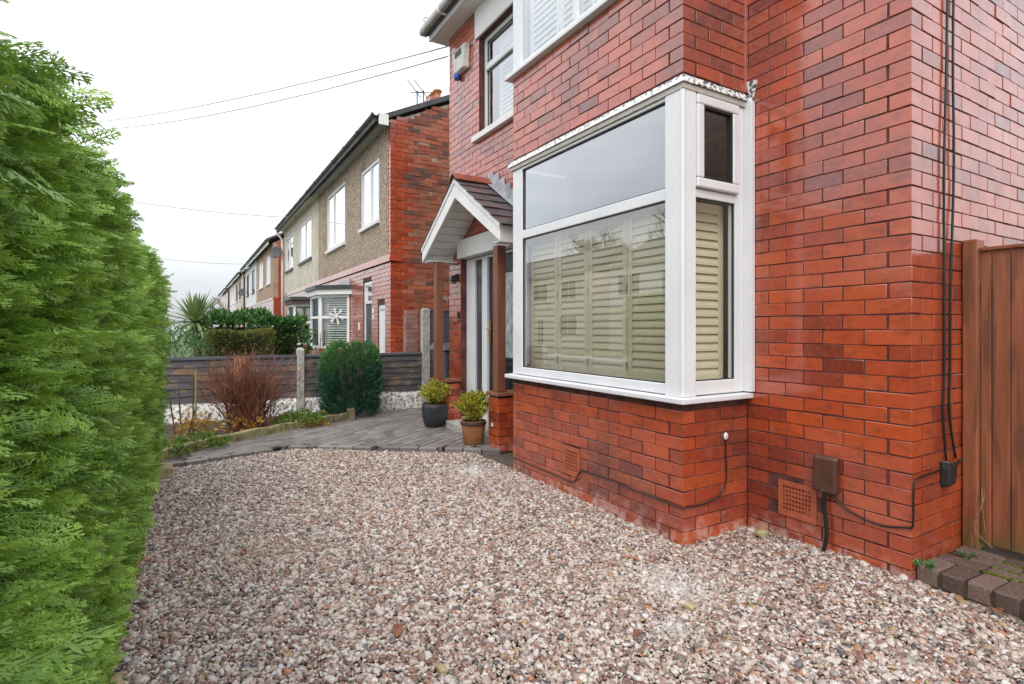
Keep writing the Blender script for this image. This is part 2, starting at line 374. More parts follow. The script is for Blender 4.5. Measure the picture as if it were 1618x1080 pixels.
def place_bricks(recs, meshes, parent_of, stuff_parent, limit, stuff_name='brickwork', hide=None, jit=.0013, objname='brick'):
    sc = []
    for i, (c, ax, ln) in enumerate(recs):
        px, py, z = proj(c); s = 0
        if -10 < px < 1628 and -10 < py < 1090 and not (hide and hide(c)):
            s = ln/(z*z)
        sc.append(s)
    order = np.argsort(-np.array(sc)); top = set(int(i) for i in order[:limit] if sc[int(i)] > 0)
    VV, FF, RR = [], [], []; nv = 0
    base = []
    for me in meshes:
        base.append((np.array([v.co[:] for v in me.vertices]), [tuple(p.vertices) for p in me.polygons]))
    for i, (c, ax, ln) in enumerate(recs):
        rz = -math.pi/2 if ax == 'y' else 0
        rot = Euler((random.gauss(0,.003), random.gauss(0,.0035), rz+random.gauss(0,.0035)))
        pr = random.gauss(0, jit); loc = (c[0]+(pr if ax == 'y' else 0), c[1]+(pr if ax != 'y' else 0), c[2]+random.gauss(0,.0012))
        q = random.randrange(len(meshes))
        if i in top:
            o = bpy.data.objects.new(objname, meshes[q]); o.location = loc; o.rotation_euler = rot; o.scale = (ln/BL, 1, 1)
            link(o, parent_of(c))
        else:
            v, f = base[q]; mt = np.array(rot.to_matrix())
            w = (v*np.array([ln/BL,1,1]))@mt.T+np.array(loc)
            VV.append(w); FF += [tuple(x+nv for x in t) for t in f]; nv += len(v); RR += [random.random()]*len(v)
    if VV:
        me = bpy.data.meshes.new(stuff_name); me.from_pydata(np.vstack(VV).tolist(), [], FF); me.materials.append(meshes[0].materials[0])
        a = me.attributes.new('rnd', 'FLOAT', 'POINT'); a.data.foreach_set('value', RR)
        o = bpy.data.objects.new(stuff_name, me); link(o, stuff_parent); o['kind'] = 'stuff'
def core(axis, c0, c1, u0, u1, z0, z1, openings):
    """mortar body of a wall: slabs round its openings"""
    us = sorted({u0, u1, *[x for o in openings for x in o[:2] if u0 < x < u1]}); zs = sorted({z0, z1, *[x for o in openings for x in o[2:] if z0 < x < z1]})
    b = MB()
    for i in range(len(us)-1):
        for j in range(len(zs)-1):
            uc, zc = (us[i]+us[i+1])/2, (zs[j]+zs[j+1])/2
            if any(o[0] < uc < o[1] and o[2] < zc < o[3] for o in openings): continue
            if axis == 'y': b.box(c0, c1, us[i], us[i+1], zs[j], zs[j+1])
            else: b.box(us[i], us[i+1], c0, c1, zs[j], zs[j+1])
    return b

# ------------------------------------------------------------ geometry-node scatter for what nobody could count
SRC = []
def scatter(name, pts, rots, scl, idx, srcs, parent=None):
    me = bpy.data.meshes.new(name); me.from_pydata(np.asarray(pts).tolist(), [], [])
    for nm, tp, dat in (('rot','FLOAT_VECTOR',rots), ('scl','FLOAT_VECTOR',scl), ('idx','INT',idx)):
        a = me.attributes.new(nm, tp, 'POINT'); a.data.foreach_set('vector' if tp == 'FLOAT_VECTOR' else 'value', np.asarray(dat).ravel())
    me.materials.append(srcs[0].data.materials[0])
    o = bpy.data.objects.new(name, me); link(o, parent); o['kind'] = 'stuff'
    t = bpy.data.node_groups.new(name, 'GeometryNodeTree')
    t.interface.new_socket('Geometry', in_out='INPUT', socket_type='NodeSocketGeometry'); t.interface.new_socket('Geometry', in_out='OUTPUT', socket_type='NodeSocketGeometry')
    N = t.nodes.new; gi, go = N('NodeGroupInput'), N('NodeGroupOutput'); ip = N('GeometryNodeInstanceOnPoints'); gti = N('GeometryNodeGeometryToInstance')
    for s_ in reversed(srcs):
        oi = N('GeometryNodeObjectInfo'); oi.inputs['Object'].default_value = s_; t.links.new(oi.outputs['Geometry'], gti.inputs[0])
    def at(nm, tp):
        x = N('GeometryNodeInputNamedAttribute'); x.data_type = tp; x.inputs['Name'].default_value = nm; return x.outputs['Attribute']
    er = N('FunctionNodeEulerToRotation')
    L = t.links.new; L(gi.outputs[0], ip.inputs['Points']); L(gti.outputs[0], ip.inputs['Instance']); ip.inputs['Pick Instance'].default_value = True
    L(at('idx','INT'), ip.inputs['Instance Index']); L(at('rot','FLOAT_VECTOR'), er.inputs[0]); L(er.outputs[0], ip.inputs['Rotation']); L(at('scl','FLOAT_VECTOR'), ip.inputs['Scale'])
    L(ip.outputs[0], go.inputs[0])
    md = o.modifiers.new('scatter', 'NODES'); md.node_group = t; return o
def src(name, v, f, mat, smooth=False):
    me = bpy.data.meshes.new(name); me.from_pydata(v, [], f); me.materials.append(M[mat]); me.update()
    if smooth: me.polygons.foreach_set('use_smooth', [True]*len(me.polygons))
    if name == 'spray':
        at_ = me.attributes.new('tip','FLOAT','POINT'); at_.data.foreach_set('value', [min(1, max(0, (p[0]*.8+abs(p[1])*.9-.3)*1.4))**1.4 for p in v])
    o = bpy.data.objects.new(name, me); SRC.append(o); return o
def spray_mesh(seed, nb=10, wide=.42, w=.02):
    rr = random.Random(seed); v, f = [], []
    bend = rr.uniform(-.18,.18); droop = rr.uniform(.05,.3)
    def P(x, y, z=0): return (x, y+bend*x*x, z-droop*x*x-.35*abs(y)*rr.uniform(.6,1.3)+rr.uniform(-.008,.008))
    def blade(p, q, wd):
        dx, dy = q[0]-p[0], q[1]-p[1]; L = math.hypot(dx, dy)+1e-6; nx, ny = -dy/L*wd, dx/L*wd; mx, my = p[0]+dx*.4, p[1]+dy*.4
        n = len(v); v.extend([P(*p), P(mx+nx, my+ny), P(*q), P(mx-nx, my-ny)]); f.append((n, n+3, n+2, n+1))
    blade((0,0), (.55,0), w*.5); blade((.4,0), (1.02,0), w*.7)
    for i in range(nb*2):
        sgn = 1 if i % 2 else -1; t = .06+.9*i/(nb*2); L = (wide*(1-t)**.75+.06)*rr.uniform(.75,1.15); an = R(rr.uniform(32,48))
        ex, ey = t+L*math.cos(an), sgn*L*math.sin(an); blade((t,0), (ex,ey), w*.6)
        ms = max(4, int(L*18))
        for k in range(ms):
            s2 = 1 if k % 2 else -1; u = .2+.75*k/ms; l2 = (.085*(1-u)+.042)*rr.uniform(.8,1.2); a2 = sgn*an+s2*R(rr.uniform(30,45)); bx, by = t+(ex-t)*u, ey*u
            blade((bx,by), (bx+l2*math.cos(a2), by+l2*math.sin(a2)), w*.62)
    return v, f
def dir_euler(d, roll=0):
    d = Vector(d).normalized(); q = d.to_track_quat('X', 'Z'); return tuple((q @ Euler((roll,0,0)).to_quaternion()).to_euler())

def leaf_cloud(name, mat, parent, pts, dirs, size, seed=0, aspect=.5, fold=.25, kind='stuff'):
    """many small leaves, each a folded four-sided blade, as one mesh"""
    rr = random.Random(seed); v, f, rn = [], [], []
    for p, d in zip(pts, dirs):
        d = Vector(d)+Vector((rr.gauss(0,.45), rr.gauss(0,.45), rr.gauss(0,.45))); d.normalize()
        a = d.cross(Vector((rr.gauss(0,1), rr.gauss(0,1), rr.gauss(0,1)))).normalized(); nrm = d.cross(a); L = size*rr.uniform(.6,1.3); p = Vector(p); w = L*aspect*.5; n = len(v)
        v += [tuple(p), tuple(p+d*L*.45+a*w+nrm*w*fold), tuple(p+d*L-nrm*L*.12), tuple(p+d*L*.45-a*w+nrm*w*fold), tuple(p+d*L*.5)]
        f += [(n,n+4,n+1), (n+1,n+4,n+2), (n+4,n+3,n+2), (n,n+3,n+4)]; rn += [rr.random()]*5
    me = bpy.data.meshes.new(name); me.from_pydata(v, [], f); me.materials.append(M[mat]); at = me.attributes.new('rnd', 'FLOAT', 'POINT'); at.data.foreach_set('value', rn)
    o = bpy.data.objects.new(name, me); link(o, parent)
    if kind: o['kind'] = kind
    return o

# ============================================================ SETTING: ground, road, paving, gravel
def sheet(name, mat, poly, z, kind='structure', label=None):
    b = MB(); b.v = [(x,y,z) for x,y in poly]; b.f = [tuple(range(len(poly)))]
    return tag(b.build(name, mat), kind=kind)
def inpoly(x, y, poly):
    c = False; j = len(poly)-1
    for i in range(len(poly)):
        (xi,yi),(xj,yj) = poly[i], poly[j]
        if (yi > y) != (yj > y) and x < (xj-xi)*(y-yi)/(yj-yi)+xi: c = not c
        j = i
    return c
sheet('ground', 'grass_ground', [(-400,-400),(400,-400),(400,400),(-400,400)], -.06)
sheet('road', 'asphalt', [(-12.5,-120),(-6.6,-120),(-6.6,200),(-12.5,200)], -.045)
tag(MB().box(-6.6,-4.6,-120,200,-.056,.03).build('pavement', 'pavement_slab'), kind='structure')
tag(MB().box(-14.5,-12.5,-120,200,-.056,.03).build('pavement', 'pavement_slab'), kind='structure')
sheet('drive_base', 'ground_dark', [(-4.5,-6),(.55,-6),(.55,8.2),(-4.5,8.2)], -.02)

BOUND = [(-3.75,4.58),(-3.4,4.68),(-2.6,4.86),(-2.26,4.95),(-1.99,4.82),(-1.4,4.42),(-.83,4.03),(-.36,3.66)]
BED = [(-3.75,4.72),(-3.42,4.86),(-2.99,5.40),(-2.54,5.64),(-2.2,5.93),(-1.71,6.25),(-1.44,6.30),(-1.2,6.44)]
def bound_y(x): return float(np.interp(x, [p[0] for p in BOUND], [p[1] for p in BOUND]))
def bed_y(x): return float(np.interp(x, [p[0] for p in BED], [p[1] for p in BED]))

# gravel
def pebble(seed):
    bm = bmesh.new(); bmesh.ops.create_icosphere(bm, subdivisions=2, radius=.5); rr = random.Random(seed)
    sx_, sy_, sz_ = rr.uniform(.85,1.25), rr.uniform(.7,1), rr.uniform(.45,.7); off = Vector((seed*7.1,3,1))
    for v in bm.verts:
        k = 1+.28*mnoise.noise(v.co*2.2+off); v.co = Vector((v.co.x*sx_*k, v.co.y*sy_*k, v.co.z*sz_*k))
    vs = [tuple(v.co) for v in bm.verts]; fs = [tuple(x.index for x in f.verts) for f in bm.faces]; bm.free()
    return src('pebble', vs, fs, 'gravel', True)
PEB = [pebble(i) for i in range(7)]
pts, rot, sc = [], [], []
def add_gravel(x0, x1, y0, y1, st):
    gx = np.arange(x0, x1, st); gy = np.arange(y0, y1, st*.9)
    X_, Y_ = np.meshgrid(gx, gy); X_ = X_.ravel()+rng.uniform(-.5,.5,X_.size)*st; Y_ = Y_.ravel()+rng.uniform(-.5,.5,Y_.size)*st
    ok = (Y_ < np.interp(X_, [p[0] for p in BOUND], [p[1] for p in BOUND])-.02)
    ok &= ~((X_ > -.59) & (Y_ > .96)); ok &= ~((X_ > -.005) & (Y_ > 0.01)) & ~((X_ > .03) & (Y_ < .03))
    X_, Y_ = X_[ok], Y_[ok]; n = len(X_)
    s_ = np.clip(rng.lognormal(math.log(.0178), .36, n), .008, .045)
    h = .012*np.sin(X_*2.3+.5)*np.sin(Y_*1.7)+.035*np.exp(-(((X_+.1)/.35)**2+((Y_-.25)/.5)**2))+.02*np.exp(-(X_+3.4)**2/.02)
    Z_ = h-.004+rng.uniform(-.006,.008,n)
    pts.append(np.c_[X_,Y_,Z_]); rot.append(np.c_[rng.normal(0,.35,n), rng.normal(0,.35,n), rng.uniform(0,6.28,n)]); sc.append(np.c_[s_,s_*rng.uniform(.75,1.1,n),s_])
add_gravel(-3.62, .03, -1.9, 3.0, .0122); add_gravel(-3.62, -.3, 3.0, 4.96, .0138)
pts = np.vstack(pts); rot = np.vstack(rot); sc = np.vstack(sc)
g = scatter('gravel', pts, rot, sc, rng.integers(0, 7, len(pts)), PEB)
tag(g, 'pale pink and grey pebble gravel covering the drive', 'gravel')
def gz(x, y): return .012*math.sin(x*2.3+.5)*math.sin(y*1.7)+.035*math.exp(-(((x+.1)/.35)**2+((y-.25)/.5)**2))+.02*math.exp(-(x+3.4)**2/.02)

# block paving in front of the door: laid diagonally, each block a part
PVZ = .035
pave_poly = [(p[0], p[1]+.1) for p in BOUND]+[(.1,3.6),(.1,5.8),(1.6,5.8),(1.6,7.05),(-1.0,7.05)]+[(p[0], p[1]) for p in reversed(BED)]
path = MB(); path.v = [(p[0], p[1], PVZ-.014) for p in pave_poly]; path.f = [tuple(range(len(pave_poly)))]
path = tag(path.build('path', 'soil'), kind='structure')
pav_m = brick_meshes('paver', .190, .090, .06, .005, 4, .0012, 'paver')
ca, sa = math.cos(R(38)), math.sin(R(38)); recs = []
for i in range(-60, 60):
    for j in range(-90, 90):
        u, v_ = i*.2+(.1 if j % 2 else 0), j*.1; x, y = -1.5+u*ca-v_*sa, 5.3+u*sa+v_*ca
        if -3.7 < x < 1.4 and inpoly(x, y, pave_poly) and y < 7.0 and not (x > -.02 and y < 5.9) and bound_y(min(x,-.36))+.12 < y: recs.append((x,y))
recs.sort(key=lambda p: (p[0]-CAMP[0])**2+(p[1]-CAMP[1])**2)
rest = MB(); rr_ = []
for n, (x, y) in enumerate(recs):
    me = pav_m[random.randrange(4)]; zz = PVZ-.03+random.gauss(0,.0015); rz = R(38)+random.gauss(0,.01)
    if n < 280:
        o = bpy.data.objects.new('paver', me); o.location = (x,y,zz); o.rotation_euler = (random.gauss(0,.008), random.gauss(0,.008), rz); link(o, path)
        o.rotation_euler[0] += 0; o.scale = (1, 1, 1)
    else:
        k = len(rest.v); mt = Euler((0,0,rz)).to_matrix()
        rest.v += [tuple(mt@vv.co+Vector((x,y,zz))) for vv in me.vertices]; rest.f += [tuple(q+k for q in p.vertices) for p in me.polygons]; rr_ += [random.random()]*len(me.vertices)
o = rest.build('pavers_beyond', 'paver', path); o['kind'] = 'stuff'; a = o.data.attributes.new('rnd','FLOAT','POINT'); a.data.foreach_set('value', rr_)
edge_m = brick_meshes('paver', .196, .096, .085, .005, 3, .0015, 'edging_block')
pl = [Vector((p[0],p[1],0)) for p in BOUND]; acc = 0
for i in range(len(pl)-1):
    d = pl[i+1]-pl[i]; L = d.length; d.normalize(); t = 0
    while t+.205 <= L+.02:
        c = pl[i]+d*(t+.1)+Vector((-d.y, d.x, 0))*.05
        o = bpy.data.objects.new('edging_block', random.choice(edge_m)); o.location = (c.x, c.y, PVZ-.042+random.gauss(0,.002)); o.rotation_euler = (0, 0, math.atan2(d.y,d.x)+random.gauss(0,.012)); link(o, path); t += .204

# paved threshold by the side gate
ST = .105
thr = tag(MB().box(.03,1.6,-2.2,-.012,-.05,ST-.02).build('path', 'soil'), kind='structure')
sb_m = brick_meshes('paver_step', .196, .096, .09, .009, 4, .003, 'paver')
for i in range(14):                                                   # front row, headers to the drive
    y = -.055-i*.1045
    o = bpy.data.objects.new('paver', sb_m[i%4]); o.location = (.125, y, ST-.045); o.rotation_euler = (random.gauss(0,.012), random.gauss(0,.012), random.gauss(0,.02)); link(o, thr)
    o = bpy.data.objects.new('edging_block', sb_m[(i+1)%4]); o.location = (.118, y, ST-.135); o.rotation_euler = (0, 0, random.gauss(0,.015)); link(o, thr) if i % 1 == 0 else None
for r_ in range(3):
    for i in range(10):
        y = -.11-i*.205-(.1 if r_ % 2 else 0)
        o = bpy.data.objects.new('paver', sb_m[(i+r_)%4]); o.location = (.285+r_*.104, y, ST-.044+random.gauss(0,.002)); o.rotation_euler = (random.gauss(0,.012), random.gauss(0,.012), math.pi/2+random.gauss(0,.015)); link(o, thr)
mp_, md_ = [], []                                                     # moss in the joints and weeds at the corner
for x0,y0,x1,y1 in ((.235,-.2,.235,-.36),(.33,-.12,.25,-.12),(.34,-.2,.34,-.44),(.24,-.42,.33,-.42),(.235,-.5,.235,-.8),(.44,-.1,.44,-.5)):
    for _ in range(170):
        t = random.random(); mp_.append((x0+(x1-x0)*t+random.gauss(0,.007), y0+(y1-y0)*t+random.gauss(0,.007), ST-.006)); md_.append((0,0,1))
o = leaf_cloud('moss', 'moss', thr, mp_, md_, .011, 3, .9)
def weed(name, c, r_, n, size, label, mat='ground_leaf', h=.03):
    e = empty(name, c, label, 'weed'); p, d = [], []
    for _ in range(n):
        a, q = random.uniform(0,6.28), r_*math.sqrt(random.random()); p.append((c[0]+q*math.cos(a), c[1]+q*math.sin(a), c[2]+random.random()*h)); d.append((math.cos(a), math.sin(a), .9))
    leaf_cloud('leaves', mat, e, p, d, size, n, .8); MB().tube([c, (c[0], c[1], c[2]+h)], .003, 5).build('stem', 'twig_green', e); return e
weed('weed', (.045,-.035,ST-.01), .04, 90, .018, 'small green weed on the paved step against the brick corner', 'shrub_leaf')
weed('weed', (.37,-.1,ST), .035, 50, .014, 'tiny weed growing between the pavers in front of the gate', 'shrub_leaf', .012)

# ============================================================ OUR HOUSE
B = -.603; BY0, BY1 = .955, 2.97
house = empty('brick_house', (0,0,0), 'red brick house with square white bay window and small gabled porch', 'house')
O_DOOR = (3.32,5.39,-.2,2.30); O_WIN = (3.9,4.842,3.80,5.01); O_BAY = (1.02,2.90,.80,2.78); O_BAY2 = (1.02,2.90,3.62,5.05)
fw = core('y', .0042, .24, .006, 5.76, -.15, 5.45, [O_DOOR, O_WIN, O_BAY, O_BAY2]).build('front_wall', 'mortar', house)
sw = core('x', .0042, .2, .242, 8, -.15, 5.45, []).build('side_wall', 'mortar', house)
nw = MB().box(.242, 8, 5.56, 5.764, -.15, 5.45).build('far_side_wall', 'mortar', house)
bk = MB().box(7.8, 8, .202, 5.558, -.15, 5.45).build('back_wall', 'mortar', house)
bays = []
for za, zb in ((-.15,.855), (2.80,3.59)):
    b = MB(); b.hexa([(B+.0045,BY0+.0045,za),(.0035,BY0+.0045,za),(.004,BY0+.11,za),(B+.11,BY0+.11,za),(B+.11,BY1-.11,za),(.004,BY1-.11,za),(.004,BY1-.007,za),(B+.0045,BY1-.007,za)], [(B+.0045,BY0+.0045,zb),(.0035,BY0+.0045,zb),(.004,BY0+.11,zb),(B+.11,BY0+.11,zb),(B+.11,BY1-.11,zb),(.004,BY1-.11,zb),(.004,BY1-.007,zb),(B+.0045,BY1-.007,zb)])
    bays.append(b.build('bay_wall', 'mortar', house))
bay = bays[0]
recs = []
recs += [(r_, 'f') for r_ in lay('y', 0, 0, BY0-.004, -.1, 5.44, [], 0, skip0=1)]
recs += [(r_, 'f') for r_ in lay('y', 0, BY1+.004, 5.765, -.1, 5.42, [(3.32,5.39,-.3,2.27),(3.86,4.842,3.78,5.40),(4.842,4.93,5.02,5.40),(4.842,4.96,3.69,3.79)], 0)]
recs += [(r_, 's') for r_ in lay('x', 0, 0, 3.2, -.1, 5.44, [], 0, skip0=0, parity=1)]
recs += [(r_, 'b') for r_ in lay('y', B, BY0, BY1, -.1, .84, [(1.966,2.175,.165,.385)], BY0, skip0=1)+lay('y', B, BY0, BY1, 2.84, 3.59, [], BY0, skip0=1)]
recs += [(r_, 'b') for r_ in lay('x', BY0, B, -.006, -.1, .84, [], B, skip0=0, parity=1)+lay('x', BY0, B, -.006, 2.84, 3.59, [], B, skip0=0, parity=1)]
# the air brick in the front wall takes the room of its bricks
recs = [q for q in recs if not (q[1] == 'f' and q[0][1] == 'y' and abs(q[0][0][0]-.052) < .01 and .49 < q[0][0][1] < .73 and .165 < q[0][0][2] < .37)]
# reveal bricks of the door and the small window
for k in range(-2, 70):
    zc = Z0+(k+.5)*CRS
    if zc < 2.26: recs.append((((.06), 5.39+.052, zc), 'x', .1045) if False else ((( .165, 5.4435, zc), 'x', .104), 'f'))
    if 3.80 < zc < 5.0: recs.append((((.165, 4.8945, zc), 'x', .104), 'f'))
walls = {'f': fw, 's': sw, 'b': bay}
wl = {id(r_[0][0]): walls[r_[1]] for r_ in recs}
bm_ = brick_meshes('brick_red')
place_bricks([q[0] for q in recs], bm_, lambda c: bays[1] if wl.get(id(c), fw) is bay and c[2] > 2 else wl.get(id(c), fw), house, 300, hide=lambda c: (c[0] > .62 and c[2] < 1.75 and c[1] < .2) or c[2] < .03)
# infill slips in front wall where air brick stands
for (y0,y1,z0,z1) in ((.735,.945,.16,.37),):
    pass
# air bricks: terracotta grille, holes are real openings over a dark back
def air_brick(y0, y1, z0, z1, x, ny, nz, name='air_brick'):
    p = box(name, 'dark_gasket', house, x+.012, x+.05, y0, y1, z0, z1, bevel=0)
    b = MB(); w, h = (y1-y0), (z1-z0); my, mz = w*.12, h*.13
    gy, gz_ = (w-2*my)/ny, (h-2*mz)/nz; ys = [y0+my+(i//2)*gy+(gy*.4 if i % 2 else 0) for i in range(2*ny+2)]; zs = [z0+mz+(i//2)*gz_+(gz_*.4 if i % 2 else 0) for i in range(2*nz+2)]
    b.box(x-.004, x+.011, y0, y1, z0, z0+mz); b.box(x-.004, x+.011, y0, y1, z1-mz, z1); b.box(x-.004, x+.011, y0, y0+my, z0+mz, z1-mz); b.box(x-.004, x+.011, y1-my, y1, z0+mz, z1-mz)
    for i in range(0, 2*ny, 2): b.box(x-.001, x+.011, ys[i], ys[i+1], z0+mz, z1-mz)
    for j in range(0, 2*nz, 2): b.box(x-.0005, x+.0105, y0+my, y1-my, zs[j], zs[j+1])
    b.build('grille', 'terracotta_vent', p)
air_brick(1.966, 2.175, .165, .385, B-.003, 8, 6); air_brick(.49, .73, .158, .372, -.003, 9, 6)
for (y0,y1,z0,z1) in ((.4,.486,.165,.37),):
    pass

# interior of the front room, seen through the panes
box('interior_wall', 'interior_white', house, 1.7, 1.75, .3, 3.2, -.1, 2.74, bevel=0)
box('interior_wall', 'interior_cream', house, .25, 3.89, .25, .29, -.1, 2.74, bevel=0)
box('interior_wall', 'interior_cream', house, .25, 3.89, 3.21, 3.25, -.1, 2.74, bevel=0)
box('ceiling', 'interior_white', house, -.49, 3.95, .25, 3.25, 2.745, 2.78, bevel=0) if False else box('ceiling', 'interior_white', house, .245, 3.95, .25, 3.25, 2.745, 2.78, bevel=0)
box('bay_ceiling', 'interior_white', house, B+.12, .24, 1.07, 2.85, 2.755, 2.79, bevel=0)
box('interior_floor', 'interior_grey', house, .245, 3.95, .25, 3.25, -.12, -.1, bevel=0)
box('upper_floor', 'interior_white', house, .245, 3.95, .25, 5.5, 3.2, 3.24, bevel=0); box('upper_wall', 'interior_white', house, 2.5, 2.54, .25, 5.5, 3.25, 5.4, bevel=0)

# ---- lower bay window
bw = box('bay_window', 'upvc', house, B+.02, B+.1, BY0+.004, BY0+.1, .9, 2.755, bevel=.004)      # corner post body
b = MB(); b.box(B-.004, B+.055, 2.812, BY1, .9, 2.755)                    # left jamb
b.box(B-.004, B+.055, 1.09, 2.812, .9, .966); b.box(B-.002, B+.052, 1.09, 2.812, 2.115, 2.19); b.box(B-.004, B+.055, 1.09, 2.812, 2.735, 2.755)
b.build('frame', 'upvc', bw, bevel=.005)
b = MB()                                                                  # ribbed corner cover
b.box(B-.012, B+.018, BY0+.012, 1.088, .895, 2.757); b.box(B+.012, -.505, BY0-.012, BY0+.018, .895, 2.757)
for i in range(5): y = 1.07-i*.019; b.tube([(B-.0125,y,.9), (B-.0125,y,2.755)], .0018, 6)
for i in range(4): x = B+.03+i*.019; b.tube([(x,BY0-.0125,.9), (x,BY0-.0125,2.755)], .0018, 6)
b.tube([(B-.001,BY0+.001,.895), (B-.001,BY0+.001,2.757)], .0165, 10)
b.build('corner_post', 'upvc', bw, bevel=.002)
b = MB(); b.box(-.125, -.042, BY0-.004, BY0+.055, .9, 2.755); b.box(-.504, -.125, BY0-.004, BY0+.055, .9, .985); b.box(-.504, -.125, BY0-.002, BY0+.052, 2.12, 2.172); b.box(-.504, -.125, BY0-.004, BY0+.055, 2.72, 2.755)
b.build('frame', 'upvc', bw, bevel=.005)
b = MB(); x0,x1,z0,z1,t = -.502,-.112,2.178,2.748,.06                      # opening top light
b.box(x0,x1,BY0-.028,BY0+.03,z0,z0+t); b.box(x0,x1,BY0-.028,BY0+.03,z1-t,z1); b.box(x0,x0+t,BY0-.028,BY0+.03,z0+t,z1-t); b.box(x1-t,x1,BY0-.028,BY0+.03,z0+t,z1-t)
cas = b.build('casement', 'upvc', bw, bevel=.01, seg=3)
b = MB(); t2 = .075; y0_ = BY0-.02
b.box(x0+t,x1-t,y0_,BY0+.02,z0+t,z0+t2); b.box(x0+t,x1-t,y0_,BY0+.02,z1-t2,z1-t); b.box(x0+t,x0+t2,y0_,BY0+.02,z0+t2,z1-t2); b.box(x1-t2,x1-t,y0_,BY0+.02,z0+t2,z1-t2); b.build('gasket', 'dark_gasket', bw)
b = MB(); b.box(B+.056,-.004,BY1-.055,BY1-.002,.9,.985); b.box(B+.056,-.004,BY1-.055,BY1-.002,2.12,2.19); b.box(B+.056,-.004,BY1-.055,BY1-.002,2.7,2.755); b.box(-.1,-.004,BY1-.055,BY1-.002,.985,2.12); b.box(-.1,-.004,BY1-.055,BY1-.002,2.19,2.7); b.build('frame', 'upvc', bw, bevel=.004)
box('pane', 'glass', bw, B+.05, -.096, BY1-.03, BY1-.024, .98, 2.125, bevel=0); box('pane', 'frosted', bw, B+.05, -.096, BY1-.03, BY1-.024, 2.185, 2.705, bevel=0)
box('cover_strip', 'upvc', bw, -.041, -.0035, .895, BY0+.06, .9, 2.79)
def gasket(b, fx, a0, a1, z0, z1, w=.007, d=.012):
    b.box(fx, fx+d, a0, a1, z0, z0+w); b.box(fx, fx+d, a0, a1, z1-w, z1); b.box(fx, fx+d, a0, a0+w, z0+w, z1-w); b.box(fx, fx+d, a1-w, a1, z0+w, z1-w)
b = MB(); gasket(b, B+.008, 1.09, 2.812, .966, 2.115); gasket(b, B+.008, 1.09, 2.812, 2.19, 2.735); b.build('gasket', 'dark_gasket', bw)
b = MB(); b.box(-.504,-.125,BY0+.008,BY0+.02,.985,.992); b.box(-.132,-.125,BY0+.008,BY0+.02,.992,2.113); b.box(-.504,-.497,BY0+.008,BY0+.02,.992,2.113); b.box(-.504,-.125,BY0+.008,BY0+.02,2.113,2.12); b.build('gasket', 'dark_gasket', bw)
box('pane', 'glass', bw, B+.0205, B+.0265, 1.085, 2.816, .962, 2.119, bevel=0)
box('pane', 'glass_sky', bw, B+.0205, B+.0265, 1.085, 2.816, 2.187, 2.738, bevel=0)
box('pane', 'glass_clear', bw, -.508, -.121, BY0+.0205, BY0+.0265, .982, 2.123, bevel=0)
box('pane', 'glass_clear', bw, x0+t-.004, x1-t+.004, BY0-.004, BY0+.002, z0+t-.004, z1-t+.004, bevel=0)
# sill, trim, painted lead
b = MB(); b.hexa([(B-.06,BY0-.052,.858),(.0-.004,BY0-.052,.858),(-.004,BY0+.2,.858),(B+.1,BY0+.2,.858),(B+.1,3.03,.858),(B-.06,3.03,.858)][::1], [(B-.06,BY0-.052,.892),(-.004,BY0-.052,.892),(-.004,BY0+.2,.897),(B+.1,BY0+.2,.897),(B+.1,3.03,.897),(B-.06,3.03,.892)])
b.build('sill', 'upvc', bw, bevel=.006)
b = MB(); b.box(B-.018,B+.06,BY0-.018,3.0,2.758,2.794); b.box(B+.061,-.004,BY0-.018,BY0+.06,2.758,2.794); b.build('head_trim', 'beige_trim', bw, bevel=.004)
def wobble(b, amp=.004):
    b.v = [(x+random.gauss(0,amp), y+random.gauss(0,amp), z+random.gauss(0,amp)) for x,y,z in b.v]; return b
b = MB(); n = 26; ring = []
for i in range(n+1):
    y = 3.03-(3.03-(BY0-.03))*i/n; ring.append((y,))
def strip(path_, z0, z1, th):                          # thin lead apron following a wall line
    b = MB()
    for i in range(len(path_)-1):
        (xa,ya,nxa,nya),(xb,yb,nxb,nyb) = path_[i], path_[i+1]
        b.hexa([(xa+nxa*th,ya+nya*th,z0),(xb+nxb*th,yb+nyb*th,z0),(xb,yb,z0+.004),(xa,ya,z0+.004)], [(xa+nxa*th*.35,ya+nya*th*.35,z1),(xb+nxb*th*.35,yb+nyb*th*.35,z1),(xb,yb,z1),(xa,ya,z1)])
    return b
P1 = [(B+.004, 3.03-(3.03-BY0)*i/n, -1, 0) for i in range(n)]+[(B+.004, BY0+.004, -1, -1)]
b = strip(P1, 2.795, 2.846, .034); b.build('lead_flashing', 'lead_painted', bw)
P2 = [(B+.004, BY0+.004, -1, -1)]+[(B+(-.006-B)*i/8, BY0+.004, 0, -1) for i in range(1, 9)]
b = strip(P2, 2.795, 2.846, .034); b.build('lead_flashing', 'lead_painted', bw)
b = MB(); b.hexa([(-.008,.935,2.79),(-.002,.935,2.79),(-.002,.905,2.80),(-.008,.905,2.80)], [(-.02,.95,2.93),(-.002,.95,2.93),(-.002,.875,2.92),(-.02,.875,2.92)]); b.build('lead_upstand', 'lead_painted', bw, bevel=.003)
box('corner_strip', 'ridge_red' if False else 'brick_orange', house, -.03, -.001, BY0-.008, BY0+.0065, 2.86, 3.58, bevel=.003)

